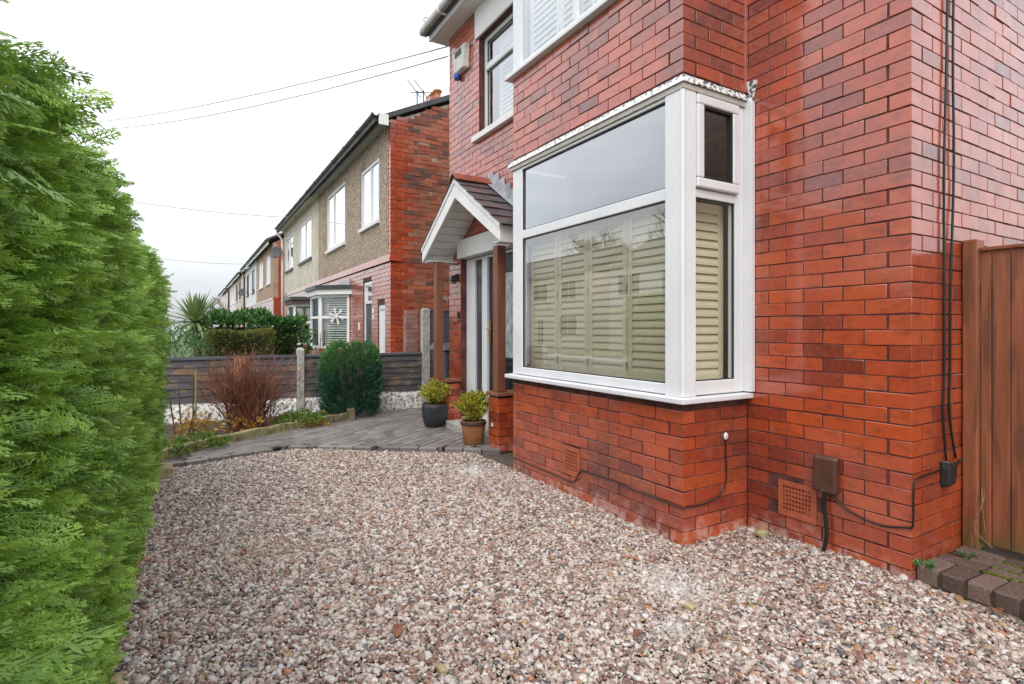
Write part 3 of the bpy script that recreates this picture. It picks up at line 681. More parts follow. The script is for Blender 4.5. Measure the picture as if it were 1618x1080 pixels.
# ---- plantation shutters behind the panes: each panel a thing
def shutter(label, axis, u0, u1, c, z0, z1, group, mat='cream_paint', tilt=20, pitch=.0535, name='plantation_shutter'):
    e = empty(name, (c,(u0+u1)/2,z0) if axis == 'y' else ((u0+u1)/2,c,z0), label, 'shutter', group)
    def bx(b, a0, a1, d0, d1, za, zb): b.box(d0,d1,a0,a1,za,zb) if axis == 'y' else b.box(a0,a1,d0,d1,za,zb)
    st = .048
    for a0, a1 in ((u0+.002,u0+st),(u1-st,u1-.002)):
        b = MB(); bx(b, a0, a1, c-.014, c+.014, z0, z1); b.build('stile', mat, e, bevel=.003)
    for za, zb in ((z0,z0+.095),(z1-.06,z1)):
        b = MB(); bx(b, u0+st, u1-st, c-.012, c+.012, za, zb); b.build('rail', mat, e, bevel=.003)
    n = int((z1-.06-z0-.095)/pitch); pt = (z1-.06-z0-.095)/n; hw = pt*.62; ct, sn = math.cos(R(tilt)), math.sin(R(tilt))
    me = None
    for i in range(n):
        zc = z0+.095+pt*(i+.5)
        if me is None:
            b = MB(); L = (u1-u0)/2-st-.001; prof = [(-hw,0),(-hw*.5,.0045),(hw*.5,.0045),(hw,0),(hw*.5,-.0045),(-hw*.5,-.0045)]
            ring = [(p[0]*sn-p[1]*ct, p[0]*ct+p[1]*sn) for p in prof]
            if axis == 'y': b.hexa([(d, -L, z) for d, z in ring], [(d, L, z) for d, z in ring])
            else: b.hexa([(-L, d, z) for d, z in ring], [(L, d, z) for d, z in ring])
            o = b.build('louvre', mat, e); me = o.data
        else: o = bpy.data.objects.new('louvre', me); link(o, e)
        o.location = (c, (u0+u1)/2, zc) if axis == 'y' else ((u0+u1)/2, c, zc)
    b = MB()
    for za in (z0+.12, (z0+z1)/2+.05): bx(b, u0-.006, u0+.006, c-.02, c-.0145, za, za+.055)
    b.build('hinge', 'steel', e)
G1 = 'cream plantation shutters behind the bay window'
for (u0, u1, lb) in ((2.411,2.84,'cream louvred shutter panel nearest the porch post, behind the big bay pane'), (2.003,2.409,'second cream louvred shutter panel from the porch behind the big bay pane'), (1.561,2.001,'third cream louvred shutter panel from the porch behind the big bay pane'), (1.12,1.559,'cream louvred shutter panel next to the ribbed corner post in the big bay pane')):
    shutter(lb, 'y', u0, u1, -.485, .905, 2.135, G1)
shutter('narrow cream louvred shutter behind the small side pane of the bay', 'x', -.47, -.09, 1.085, .905, 2.13, G1)
box('window_board', 'interior_white', bw, B+.125, .2, 1.07, 2.86, .865, .9)

# ---- upper bay window
uw = MB(); uw.box(B-.004,B+.06,2.83,BY1,3.64,5.0); uw.box(B-.004,B+.06,BY0,1.08,3.64,5.0); uw.box(B-.004,B+.06,1.08,2.83,3.64,3.70); uw.box(B-.004,B+.06,1.08,2.83,4.93,5.0); uw.box(B-.003,B+.059,2.0,2.06,3.70,4.93)
uw.box(B+.061,-.003,BY0,BY0+.06,3.64,3.7); uw.box(B+.061,-.003,BY0,BY0+.06,4.93,5.0); uw.box(-.08,-.003,BY0,BY0+.06,3.7,4.93); uw.box(B+.061,-.003,BY1-.06,BY1,3.64,5.0)
uw = uw.build('upper_bay_window', 'upvc', house, bevel=.005)
box('pane', 'glass', uw, B+.02, B+.026, 2.056, 2.834, 3.696, 4.934, bevel=0); box('pane', 'glass', uw, B+.02, B+.026, 1.076, 2.004, 3.696, 4.934, bevel=0); box('pane', 'glass', uw, B+.061, -.078, BY0+.02, BY0+.026, 3.696, 4.934, bevel=0)
box('sill', 'upvc', uw, B-.055, -.004, BY0-.05, 3.04, 3.602, 3.638, bevel=.006)
for (u0, u1, lb) in ((2.36,2.82,'white louvred shutter at the porch end of the upper bay window'), (1.89,2.358,'white louvred shutter in the middle of the upper bay window'), (1.42,1.888,'white louvred shutter in the upper bay window, at the top edge of the picture')):
    shutter(lb, 'y', u0, u1, -.5, 3.66, 4.93, 'white shutters of the upper bay window', 'white_shutter')
b = MB(); b.box(B-.1,0,BY0-.1,BY1+.1,5.02,5.12); b.build('bay_fascia', 'upvc', uw, bevel=.004)

# ---- small first-floor window over the porch
ww = MB(); y0,y1,z0,z1 = 3.90,4.838,3.80,5.01; fx = .075
ww.box(fx,fx+.06,y1-.055,y1,z0,z1); ww.box(fx,fx+.06,y0,y0+.055,z0,z1); ww.box(fx,fx+.06,y0+.055,y1-.055,z0,z0+.06); ww.box(fx,fx+.06,y0+.055,y1-.055,z1-.055,z1); ww.box(fx-.012,fx+.058,y0+.055,y1-.055,4.58,4.66)
ww = ww.build('window', 'upvc', house, bevel=.006)
box('pane', 'glass', ww, fx+.025, fx+.031, y0+.05, y1-.05, z0+.055, 4.585, bevel=0); box('pane', 'glass', ww, fx+.025, fx+.031, y0+.05, y1-.05, 4.655, z1-.05, bevel=0)
b = MB(); gasket(b, fx+.018, y0+.055, y1-.055, z0+.06, 4.58, .006); gasket(b, fx+.018, y0+.055, y1-.055, 4.66, z1-.055, .006); b.build('gasket', 'dark_gasket', ww)
b = MB(); b.hexa([(-.06,3.86,3.69),(.08,3.86,3.69),(.08,4.955,3.69),(-.06,4.955,3.69)], [(-.06,3.86,3.765),(.08,3.86,3.795),(.08,4.955,3.795),(-.06,4.955,3.765)]); b.build('sill', 'white_paint', ww, bevel=.008)
box('lintel', 'white_paint', ww, -.022, .074, 3.84, 4.93, 5.015, 5.40, bevel=.006)
for z0_, z1_ in ((3.87,4.56),):
    shutter('white louvred shutter in the small upper window over the porch', 'y', 3.97, 4.70, .23, 3.87, 4.95, None, 'white_shutter')

# ---- eaves, gutter, roof
rf = MB(); rf.hexa([(-.3,-.3,5.47),(4.0,-.3,7.62),(8.3,-.3,5.47),(4.0,-.3,5.60)], [(-.3,5.95,5.47),(4.0,5.95,7.62),(8.3,5.95,5.47),(4.0,5.95,5.60)])
rf = rf.build('roof', 'roof_dark', house)
box('fascia', 'upvc', rf, -.235, -.205, 3.0, 5.955, 5.395, 5.56)
box('soffit', 'white_paint', rf, -.204, .0, 3.0, 5.763, 5.405, 5.425, bevel=0); box('soffit', 'white_paint', rf, -.204, .3, 5.765, 5.95, 5.405, 5.425, bevel=0)
b = MB(); prof = [(-.06,.09),(-.065,.03),(-.05,.0),(.05,.0),(.06,.03),(.06,.09),(.052,.09),(.052,.03),(.045,.008),(-.045,.008),(-.057,.03),(-.052,.09)]
b.hexa([(-.298+x,2.9,5.475+z) for x,z in prof], [(-.298+x,6.0,5.475+z) for x,z in prof]); gut = b.build('gutter', 'gutter_grey', rf)
for y in (5.3, 3.9): b = MB(); b.hexa([(-.298+x*1.12,y,5.475+z*1.05-.005) for x,z in prof], [(-.298+x*1.12,y+.05,5.475+z*1.05-.005) for x,z in prof]); b.build('gutter_bracket', 'white_paint', gut)
b = MB(); b.tube([(-.33,5.86,5.55)]+[(-.33-.04*math.cos(t)+.02, 5.86, 5.64+.035*math.sin(t)) for t in np.linspace(-2.2,2.6,9)], .006, 6); b.build('hook', 'black_plastic', gut)

# ---- alarm box
al = empty('alarm_box', (-.02,5.3,4.7), 'weathered white burglar alarm box with blue lamp under the eaves', 'alarm box')
b = MB(); b.hexa([(-.0,5.12,4.74),(-.0,5.50,4.74),(-.075,5.46,4.76),(-.075,5.16,4.76)], [(-.0,5.09,5.07),(-.0,5.53,5.07),(-.085,5.5,5.06),(-.085,5.12,5.06)]); b.build('cover', 'alarm_white', al, bevel=.02, seg=3)
b = MB()
for i in range(4): b.box(-.089,-.083,5.2,5.4,4.955+i*.022,4.963+i*.022)
b.build('louvre_slots', 'dark_gasket', al)
MB().lathe([(.0,-.035),(.035,-.03),(.045,0),(.045,.05)], (-.04,5.42,4.72), 16).build('strobe_lens', 'blue_lens', al, True)

# ---- front door and frame
dr = box('front_door', 'navy_door', house, .115, .155, 3.865, 4.785, .13, 2.21, bevel=.004)
b = MB(); b.box(.09,.16,5.13,5.385,.12,2.25); 
b = MB()
for (ya,yb) in ((5.135,5.387),(4.79,4.93),(3.79,3.86),(3.325,3.45)): b.box(.085,.165,ya,yb,.12,2.25)
b.box(.086,.164,3.45,5.135,2.215,2.25); b.box(.087,.163,4.93,5.135,.12,.2); b.box(.087,.163,3.45,3.79,.12,.2)
b.build('door_frame', 'upvc', house, bevel=.005)
box('sidelight', 'frosted', house, .115, .125, 4.925, 5.14, .195, 2.22, bevel=0); box('sidelight', 'frosted', house, .115, .125, 3.445, 3.795, .195, 2.22, bevel=0)
b = MB()                                                              # raised panel mouldings
for (ya,yb,za,zb) in ((4.0,4.65,.93,2.02),(4.0,4.28,.28,.80),(4.37,4.65,.28,.80)):
    w = .03; b.box(.103,.1145,ya,yb,za,za+w); b.box(.103,.1145,ya,yb,zb-w,zb); b.box(.103,.1145,ya,ya+w,za+w,zb-w); b.box(.103,.1145,yb-w,yb,za+w,zb-w)
b.build('panel_moulding', 'navy_door', dr, bevel=.006)
gp = box('door_glass', 'leaded_glass', dr, .108, .1148, 4.035, 4.615, .965, 1.985, bevel=0)
b = MB()
for k in range(3):
    zc = 1.25+k*.25
    for yc in (4.17, 4.33, 4.48): b.tube([(.105, yc+.05*math.cos(t), zc+.11*math.sin(t)) for t in np.linspace(0, 2*math.pi, 15)], .004, 5)
b.build('leading', 'lead_came', gp)
b = MB(); b.box(.095,.114,4.715,4.75,1.08,1.40); b.tube([(.10,4.732,1.31),(.055,4.732,1.31),(.055,4.64,1.31)], .011, 8); b.build('handle', 'brass', dr, bevel=.003)
b = MB(); b.box(.097,.114,4.16,4.34,.865,.915); b.build('letter_plate', 'black_plastic', dr, bevel=.003)
box('threshold', 'concrete', house, .0, .2, 3.33, 5.385, -.05, .118, bevel=.006)
box('header_beam', 'white_paint', house, -.045, .084, 3.31, 5.42, 2.255, 2.50, bevel=.006)
ds = box('doorstep', 'concrete', None, -.30, -.004, 3.95, 5.22, -.02, .115, bevel=.012); tag(ds, 'low dark concrete doorstep behind the potted plants', 'step')
wlight = empty('wall_light', (0,5.47,2.0), 'small black wall light on the brick pier beside the door', 'light')
box('bracket', 'black_plastic', wlight, -.02, -.003, 5.45, 5.51, 1.96, 2.06); b = MB(); b.hexa([(-.12,5.45,1.96),(-.03,5.45,1.94),(-.03,5.51,1.94),(-.12,5.51,1.96)], [(-.10,5.45,2.03),(-.021,5.45,2.06),(-.021,5.51,2.06),(-.10,5.51,2.03)]); b.build('lamp_head', 'black_plastic', wlight, bevel=.004); box('lens', 'frosted', wlight, -.11, -.04, 5.455, 5.505, 1.925, 1.938)
db = box('doorbell', 'black_plastic', None, -.03, -.003, 5.42, 5.46, 1.45, 1.54, bevel=.006); tag(db, 'small black doorbell on the pier below the wall light', 'doorbell')
b = MB().tube(smooth_path([(-.008,5.70,1.42),(-.012,5.62,1.38),(-.012,5.52,1.40),(-.012,5.44,1.42),(-.008,5.40,1.44)]), .004, 6); tag(b.build('thin_cable', 'cable_black'), 'thin dark wire running across the pier under the doorbell', 'cable')

# ============================================================ PORCH
PX, PY0, PY1 = -.45, 3.50, 5.66; PYC = 4.60; EZ, AZ = 2.385, 3.09
po = empty('porch', (-.36,PYC,.03), 'small gabled porch canopy with white bargeboards, slate roof and brown timber posts', 'porch')
def side(s):           # s=-1 near slope, +1 far slope; returns eave y
    return PY0 if s < 0 else PY1
for s in (-1, 1):
    ye = side(s); d = Vector((0, ye-PYC, EZ-AZ)); dn = d.normalized(); nrm = Vector((0, -dn.z*s, dn.y*s)); nrm = nrm if nrm.z > 0 else -nrm
    # bargeboard
    w = .185; b = MB(); a = Vector((PX,PYC,AZ)); e = Vector((PX,ye,EZ)); dz = Vector((0,0,-w/abs(dn.y)))
    b.hexa([a, e, e+Vector((0,0,-.18)), a+dz], [v+Vector((.03,0,0)) for v in (a, e, e+Vector((0,0,-.18)), a+dz)]); 
    if s < 0: b.f = [tuple(reversed(f)) for f in b.f]
    bb = b.build('bargeboard', 'white_paint', po, bevel=.004)
    b = MB(); up = Vector((0,0,-.055)); a2 = Vector((PX-.012,PYC,AZ+.012)); e2 = Vector((PX-.012,ye+s*.01,EZ+.012)); b.hexa([a2, e2, e2+up, a2+up], [v+Vector((.0115,0,0)) for v in (a2,e2,e2+up,a2+up)])
    if s < 0: b.f = [tuple(reversed(f)) for f in b.f]
    b.build('edge_trim', 'white_paint', bb, bevel=.002)
    # eave fascia returning to the wall
    box('fascia', 'white_paint', po, PX+.031, -.01, (ye if s < 0 else ye-.024), (ye+.024 if s < 0 else ye), EZ-.185, EZ-.012, bevel=.003)
    box('soffit_board', 'white_paint', po, PX+.031, -.006, (ye+.025 if s < 0 else ye-.2), (ye+.2 if s < 0 else ye-.025), EZ-.178, EZ-.166, bevel=.002)
    # sloping soffit boards
    L = d.length; nb = 9
    for i in range(1, nb):
        t0, t1 = i/nb+.004, (i+1)/nb-.004; p0 = Vector((0,PYC,AZ))+d*t0-nrm*.085; p1 = Vector((0,PYC,AZ))+d*t1-nrm*.085
        if p1.z < EZ-.17: continue
        b = MB(); x0_, x1_ = PX+.031, -.004; th = nrm*.012
        b.hexa([(x0_,p0.y,p0.z),(x1_,p0.y,p0.z),(x1_,p1.y,p1.z),(x0_,p1.y,p1.z)], [(x0_,p0.y+th.y,p0.z+th.z),(x1_,p0.y+th.y,p0.z+th.z),(x1_,p1.y+th.y,p1.z+th.z),(x0_,p1.y+th.y,p1.z+th.z)])
        b.build('soffit_board', 'white_paint', po)
    # slates, lapped courses
    nr = 6; row = L*1.03/nr
    deck = MB(); o0 = nrm*-.03; A = Vector((0,PYC,AZ)); E_ = A+d; 
    deck.hexa([(PX+.032,*(A+o0).yz),(-.003,*(A+o0).yz),(-.003,*(E_+o0).yz),(PX+.032,*(E_+o0).yz)], [(PX+.032,*A.yz),(-.003,*A.yz),(-.003,*E_.yz),(PX+.032,*E_.yz)]); deck.build('roof_deck', 'dark_gasket', po)
    for r_ in range(nr):
        cuts = [PX-.025, PX+.18, PX+.40, -.004] if r_ % 2 else [PX-.025, PX+.29, -.004]
        for q in range(len(cuts)-1):
            p0 = A+dn*(r_*row-.03); p1 = A+dn*((r_+1)*row+.03); lift0, lift1 = nrm*.006, nrm*(.022+random.gauss(0,.002)); th = nrm*.009; x0_, x1_ = cuts[q]+.002, cuts[q+1]-.002
            c = [p0+lift0, p0+lift0, p1+lift1, p1+lift1]; xs = [x0_, x1_, x1_, x0_]
            b = MB(); b.hexa([(x,*v.yz) for x, v in zip(xs, c)], [(x,*(v+th).yz) for x, v in zip(xs, c)])
            b.build('slate', 'slate', po, bevel=.002)
b = MB(); n = 7
for i in range(n): pass
prof = [(-.13,-.065),(-.05,.012),(0,.035),(.05,.012),(.13,-.065),(.122,-.08),(0,.015),(-.122,-.08)]
b.hexa([(PX-.035,PYC+y,AZ+.045+z) for y,z in prof], [(-.01,PYC+y,AZ+.045+z) for y,z in prof]); b.build('ridge_tile', 'ridge_red', po, bevel=.004)
for s in (-1,):                                                        # stepped lead on the wall above the slope
    for i in range(8):
        t = i/8; y = PYC+s*(.02+1.08*t); z = AZ-.70*t
        box('lead_step', 'lead_grey', po, -.012, -.002-.001*(i%2), y-.135, y+.0, z-.06, z+.16-(0.0 if i else .03), bevel=.002)
    b = MB(); b.beam((-.035,PYC-.02,AZ+.035), (-.035,PY0-.02,EZ+.035), .07, .006, (0,.54,.84)); b.build('lead_soaker', 'lead_grey', po)
for s_i, (ya, yb, cap) in enumerate(((3.685,3.915,1), (5.36,5.59,1))):
    # plinth of brick under each post
    pl_ = box('plinth', 'mortar', po, -.35, -.03, ya+.008, yb-.008, -.05, .575, bevel=0)
    for k in range(7):
        zc = .012+k*.082+.03
        if k % 2:
            for (xc, ln) in ((-.248,.215),(-.072,.115)): 
                o = bpy.data.objects.new('brick', random.choice(bm_)); o.location = (xc, ya+BD/2, zc); o.scale = (ln/BL,1,1); link(o, pl_)
            o = bpy.data.objects.new('brick', random.choice(bm_)); o.location = (-.36+BD/2, (ya+yb)/2+.055, zc); o.rotation_euler = (0,0,-math.pi/2); o.scale = (.108/BL,1,1); link(o, pl_)
        else:
            o = bpy.data.objects.new('brick', random.choice(bm_)); o.location = (-.36+BD/2, (ya+yb)/2, zc); o.rotation_euler = (0,0,-math.pi/2); o.scale = (.226/BL,1,1); link(o, pl_)
            o = bpy.data.objects.new('brick', random.choice(bm_)); o.location = (-.14, ya+BD/2, zc); o.scale = (.215/BL,1,1); link(o, pl_)
    b = MB(); b.box(-.385,-.02,ya-.022,yb+.015,.592,.628); b.build('coping', 'post_wood', pl_, bevel=.006)
    ym = (ya+yb)/2-.01; zt = 2.205
    b = MB(); b.box(-.345,-.24,ym-.052,ym+.052,.629,zt); pst = b.build('post', 'post_wood', po, bevel=.008)
b = MB(); b.box(-.352,-.29,3.735,3.85,.03,.034) if False else None
mk = MB().hexa([(-.3635,3.80,.26),(-.3635,3.84,.255),(-.3635,3.85,.285),(-.3635,3.81,.30)], [(-.3615,3.80,.26),(-.3615,3.84,.255),(-.3615,3.85,.285),(-.3615,3.81,.30)]); mk.build('paint_mark', 'paint_white_mark', po)

# ============================================================ SIDE GATE
GX = .56
gt = empty('side_gate', (GX,-.6,ST), 'tall red-brown boarded timber side gate beside the brick corner', 'gate')
box('post', 'gate_wood', gt, GX, GX+.1, -.074, -.006, ST-.02, 1.805, bevel=.006)
y = -.078; ws = [.05,.08,.085,.085,.08,.085,.08,.085,.085,.08,.08]
for i, w in enumerate(ws):
    box('board', 'gate_wood', gt, GX+.03+random.uniform(0,.002), GX+.052, y-w+.003, y, ST+.018+random.uniform(0,.006), 1.735, bevel=.005); y -= w
box('cap_rail', 'gate_wood', gt, GX+.015, GX+.07, y, -.078, 1.737, 1.757, bevel=.004)
for z in (.35, 1.45): box('ledge', 'gate_wood', gt, GX+.053, GX+.085, y, -.08, z, z+.1)
gf = empty('fence', (GX,-1.8,ST), 'red-brown timber fence continuing past the side gate', 'fence'); box('post', 'gate_wood', gf, GX, GX+.1, -1.06, -.96, ST-.02, 1.8)
for i in range(14): box('board', 'gate_wood', gf, GX+.03, GX+.05, -1.064-(i+1)*.1+.003, -1.064-i*.1, ST, 1.74)
b = MB()
for k in range(7):
    y = -.10+random.gauss(0,.01); b.tube(smooth_path([(GX-.012,y,.44+random.gauss(0,.02)),(GX-.03,y+random.gauss(0,.01),.34),(GX-.05+random.gauss(0,.02),y+random.gauss(0,.03),.22),(GX-.04+random.gauss(0,.03),y+random.gauss(0,.05),.13)]), .0016, 4)
tag(b.build('dry_grass', 'dead_leaf', None), 'wisp of dry grass hanging at the foot of the gate', 'grass', kind='stuff')

# ============================================================ SERVICES ON THE WALL
bb = empty('cable_cover', (-.03,.42,.36), 'brown plastic cable entry cover on the front wall above the black duct', 'cable cover')
b = MB(); b.hexa([(-.003,.352,.365),(-.003,.498,.365),(-.055,.492,.372),(-.055,.358,.372)], [(-.003,.352,.585),(-.003,.498,.585),(-.045,.49,.575),(-.045,.36,.575)]); b.build('cover', 'brown_plastic', bb, bevel=.016, seg=3)
b = MB(); b.lathe([(0,-.002),(.004,-.002),(.004,.0)], (0,0,0), 10); b.v = [(-.056+z, .425+x, .388+y) for x,y,z in b.v]; b.build('screw', 'steel', bb)
du = MB().tube(smooth_path([(-.03,.425,.375),(-.03,.43,.3),(-.028,.42,.2),(-.032,.415,.12),(-.05,.43,.0)]), .0115, 10).build('duct', 'cable_black', None, True); tag(du, 'thick black duct dropping from the brown cover into the gravel', 'duct')
c1 = MB().tube(smooth_path([(-.025,.40,.372),(-.012,.385,.345),(-.01,.30,.295),(-.01,.21,.272),(-.01,.12,.268),(-.01,.02,.292),(-.012,-.006,.30),(-.012,-.012,.34),(-.010,-.012,.46),(.01,-.012,.53),(.07,-.012,.548),(.2,-.012,.552),(.3,-.012,.56)]), .005, 8).build('cable', 'cable_black', None, True); tag(c1, 'thin black cable looping from the brown cover round the corner to the junction box', 'cable')
jb = empty('junction_box', (.36,-.02,.5), 'small black junction box on the side wall next to the gate', 'junction box')
b = MB(); b.hexa([(.305,-.002,.455),(.40,-.002,.47),(.39,-.045,.48),(.315,-.045,.465)], [(.30,-.002,.605),(.42,-.002,.58),(.41,-.045,.575),(.32,-.045,.60)]); b.build('body', 'black_plastic', jb, bevel=.008)
b = MB(); b.tube([(.40,-.02,.555),(.47,-.02,.575),(.53,-.015,.58)], .008, 8); b.build('gland', 'black_plastic', jb)
for x_, lb, ks in ((.325, 'black cable running down the side wall, nearer the corner', (.0,-.01,.006,0)), (.40, 'black cable running down the side wall, nearer the gate', (.055,.03,.0,-.005))):
    pts_ = [(x_+.045+ks[0]*.2,-.012,5.3),(x_+.05,-.012,3.6),(x_+.03,-.012,2.8),(x_+.012+ks[1],-.012,2.2),(x_,-.012,1.5),(x_-.004+ks[2],-.012,1.1),(x_-.012,-.012,.85),((.345 if ks[0] == 0 else .455),-.014,.6)]
    o = MB().tube(smooth_path(pts_, 5), .0065, 8).build('cable', 'cable_black', None, True); tag(o, lb, 'cable')
bc = MB().tube(smooth_path([(-.615,2.95,.13),(-.612,2.69,.126),(-.612,2.35,.122),(-.613,2.1,.118),(-.613,2.02,.135),(-.613,1.97,.205),(-.612,1.92,.232),(-.612,1.63,.243),(-.612,1.32,.232),(-.612,1.04,.228),(-.612,.946,.226),(-.59,.945,.230),(-.42,.945,.226),(-.28,.945,.262),(-.222,.945,.345),(-.224,.945,.5),(-.226,.946,.61)]), .0048, 8).build('cable', 'cable_black', None, True); tag(bc, 'black cable running low round the bay brickwork', 'cable')
sp = MB().lathe([(0,-.006),(.012,-.006),(.016,0),(.012,.006),(.0,.008)], (0,0,0), 10); sp.v = [(-.226+x*1.3+random.gauss(0,.002), .948-z-.002, .625+y*1.6) for x,y,z in sp.v]; tag(sp.build('sealant_blob', 'paint_white_mark', None, True), 'white sealant blob where the cable enters the bay side', 'sealant')

# ============================================================ POTS
def pot_plant(c, prof, pmat, label, r_, h, zc, n, seed, band=None):
    e = empty('potted_plant', c, label, 'potted plant', 'pots by the front door')
    pt_ = MB().lathe(prof, c, 32).build('pot', pmat, e, True)
    if band: MB().lathe(band, c, 32).build('rim_band', 'pot_band', pt_, True)
    ztop = prof[-1][1]; zs = max(p[1] for p in prof)
    MB().lathe([(0,zs-.03),(max(p[0] for p in prof)*.9,zs-.03)], c, 24).build('soil', 'soil', e)
    p, d = [], []; rr = random.Random(seed); base = Vector((c[0],c[1],c[2]+zs-.03)); b = MB()
    for k in range(70):
        a = rr.uniform(0,6.28); el = rr.uniform(.15,1.5); dv = Vector((math.cos(a)*math.cos(el), math.sin(a)*math.cos(el), math.sin(el))); L = rr.uniform(.75,1.08)
        tip = Vector((c[0]+dv.x*r_*L, c[1]+dv.y*r_*L, zc+(dv.z-.35)*h*L)); mid = base.lerp(tip, .5)+Vector((0,0,.03)); path_ = smooth_path([base+Vector((dv.x,dv.y,0))*.04, mid, tip], 4); b.tube(path_, [.0035]*4+[.003]*(len(path_)-4), 4)
        for q in range(n//70):
            t = rr.uniform(.3,1.0); v = path_[min(int(t*(len(path_)-1)), len(path_)-1)]; p.append(v+Vector((rr.gauss(0,.018), rr.gauss(0,.018), rr.gauss(0,.018)))); d.append((dv.x*.6, dv.y*.6, .7))
    b.build('stems', 'twig_brown', e); leaf_cloud('foliage', 'pot_leaf', e, p, d, .03, seed, .5)
pot_plant((-.40,5.33,.035), [(0,0),(.12,0),(.135,.012),(.165,.12),(.172,.24),(.165,.29),(.158,.30),(.150,.29),(.155,.24)], 'pot_charcoal', 'round charcoal pot with yellow-green shrub beside the left porch post', .25, .25, .47, 3400, 11)
pot_plant((-.45,4.10,.035), [(0,0),(.098,0),(.108,.01),(.135,.20),(.138,.21),(.142,.215),(.142,.255),(.134,.258),(.125,.25)], 'pot_terracotta', 'terracotta pot with yellow-green shrub in front of the brick plinth', .27, .29, .43, 4200, 12, [(.1435,.212),(.1455,.216),(.1455,.252),(.1435,.256)])

# ============================================================ CONIFER HEDGE
hd = empty('conifer_hedge', (-3.9,1.5,0), 'tall dense bright green conifer hedge along the left of the gravel drive', 'hedge')
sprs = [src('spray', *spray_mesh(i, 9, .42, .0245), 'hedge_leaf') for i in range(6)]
def hx(y, z): return -3.50+.085*math.sin(min(max(z/1.9,0),1)*math.pi*.8)+.045*mnoise.noise(Vector((y*1.3,z*1.6,2)))+.03*mnoise.noise(Vector((y*3.7,z*4.1,9)))
def ht(y): return 1.76+.03*math.sin(y*2.3)
HT = 1.75; HY0, HY1 = -2.6, 4.52
P_, Q_, S_ = [], [], []
def hadd(p, nrm, s0, s1, spread=.42):
    d = Vector(nrm)+Vector((rng.normal(0,spread), rng.normal(0,spread), rng.normal(.12,spread*.75))); P_.append(p); Q_.append(dir_euler(d, rng.normal(0,.75))); k = rng.uniform(s0,s1)*.76; S_.append((k,k*rng.uniform(.85,1.1),k))
for layer, n in ((0,11500),(-.05,7500),(-.12,4000)):
    for _ in range(n):
        y = rng.uniform(HY0,HY1) if rng.random() < .35 else rng.uniform(-1.0,HY1); z = rng.uniform(-.02,1)*ht(y); x = hx(y,z)+layer+rng.uniform(-.03,.02)
        near = max(0, 1-(y+1.0)/2.0); hadd((x-.04,y,z), (1,.15,.1), .085, .165+.02*(1-near))
for _ in range(1900):                                                  # top
    x = rng.uniform(-4.3,-3.42); y = rng.uniform(HY0,HY1); hadd((x,y,ht(y)-.05), (.45,.25,.8), .10, .19)
for _ in range(1500):                                                  # far end
    x = rng.uniform(-4.35,-3.40); z = rng.uniform(0,HT); hadd((x,HY1+.02*math.sin(z*7)-.02,z), (.25,1,.15), .10, .19)
for _ in range(60):                                                    # longer leaders that break the outline
    y = rng.uniform(-.9,HY1); z = rng.uniform(.55,1.0)*ht(y); hadd((hx(y,z)-.02,y,z), (.9,.45,.3), .19, .25, .3)
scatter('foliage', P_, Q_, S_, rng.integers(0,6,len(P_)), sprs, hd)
b = MB(); b.hexa([(-4.2,HY0,.02),(-3.70,HY0,.02),(-3.70,HY1-.18,.02),(-4.2,HY1-.18,.02)], [(-4.2,HY0,1.5),(-3.66,HY0,1.5),(-3.66,HY1-.18,1.5),(-4.2,HY1-.18,1.5)]); b.build('dark_filler', 'dark_gasket', hd)  # solid dark box added inside the hedge to block light, not modelled branches
for k in range(8): y = -2.2+k*.92; MB().tube([(-3.85,y,-.03),(-3.87,y+.03,.7),(-3.85,y,1.6)], [.05,.045,.02], 8).build('trunk', 'bark', hd)

# stones and edging at the foot of the hedge
def rock(c, s, seed, mat, label, name='stone'):
    bm = bmesh.new(); bmesh.ops.create_cube(bm, size=1); bmesh.ops.subdivide_edges(bm, edges=bm.edges[:], cuts=4, use_grid_fill=True)
    for v in bm.verts:
        q = v.co.copy(); q = q.lerp(q.normalized()*.62, .35); k = 1+.22*mnoise.noise(q*2.6+Vector((seed*3.3,0,0))); v.co = Vector((q.x*s[0]*k, q.y*s[1]*k, q.z*s[2]*k))
    me = bpy.data.meshes.new(name); bm.to_mesh(me); bm.free(); me.materials.append(M[mat]); me.polygons.foreach_set('use_smooth', [True]*len(me.polygons))
    o = bpy.data.objects.new(name, me); o.location = c; link(o); return tag(o, label, 'stone')
rock((-3.40,4.30,.05), (.2,.17,.13), 1, 'yellow_stone', 'mossy yellow stone block at the far foot of the hedge')
rock((-3.45,4.52,.09), (.16,.14,.17), 2, 'yellow_stone', 'smaller mossy stone behind the block at the end of the hedge')
rock((-3.43,1.02,.02), (.10,.16,.06), 3, 'yellow_stone', 'pale flat stone half under the near hedge')
rock((-3.44,.72,.015), (.09,.13,.05), 4, 'yellow_stone', 'pale stone under the hedge at the lower edge of the drive')
rock((-1.15,.42,gz(-1.15,.42)+.012), (.035,.05,.02), 6, 'yellow_stone', 'small yellow stone lying in the gravel near the white dusty patch')
rock((-2.35,.55,.015), (.03,.045,.025), 7, 'yellow_stone', 'ochre pebble larger than the rest in the left half of the gravel')
rock((-.10,.78,.035), (.07,.05,.035), 8, 'yellow_stone', 'mossy stone in the inner corner between bay and front wall')
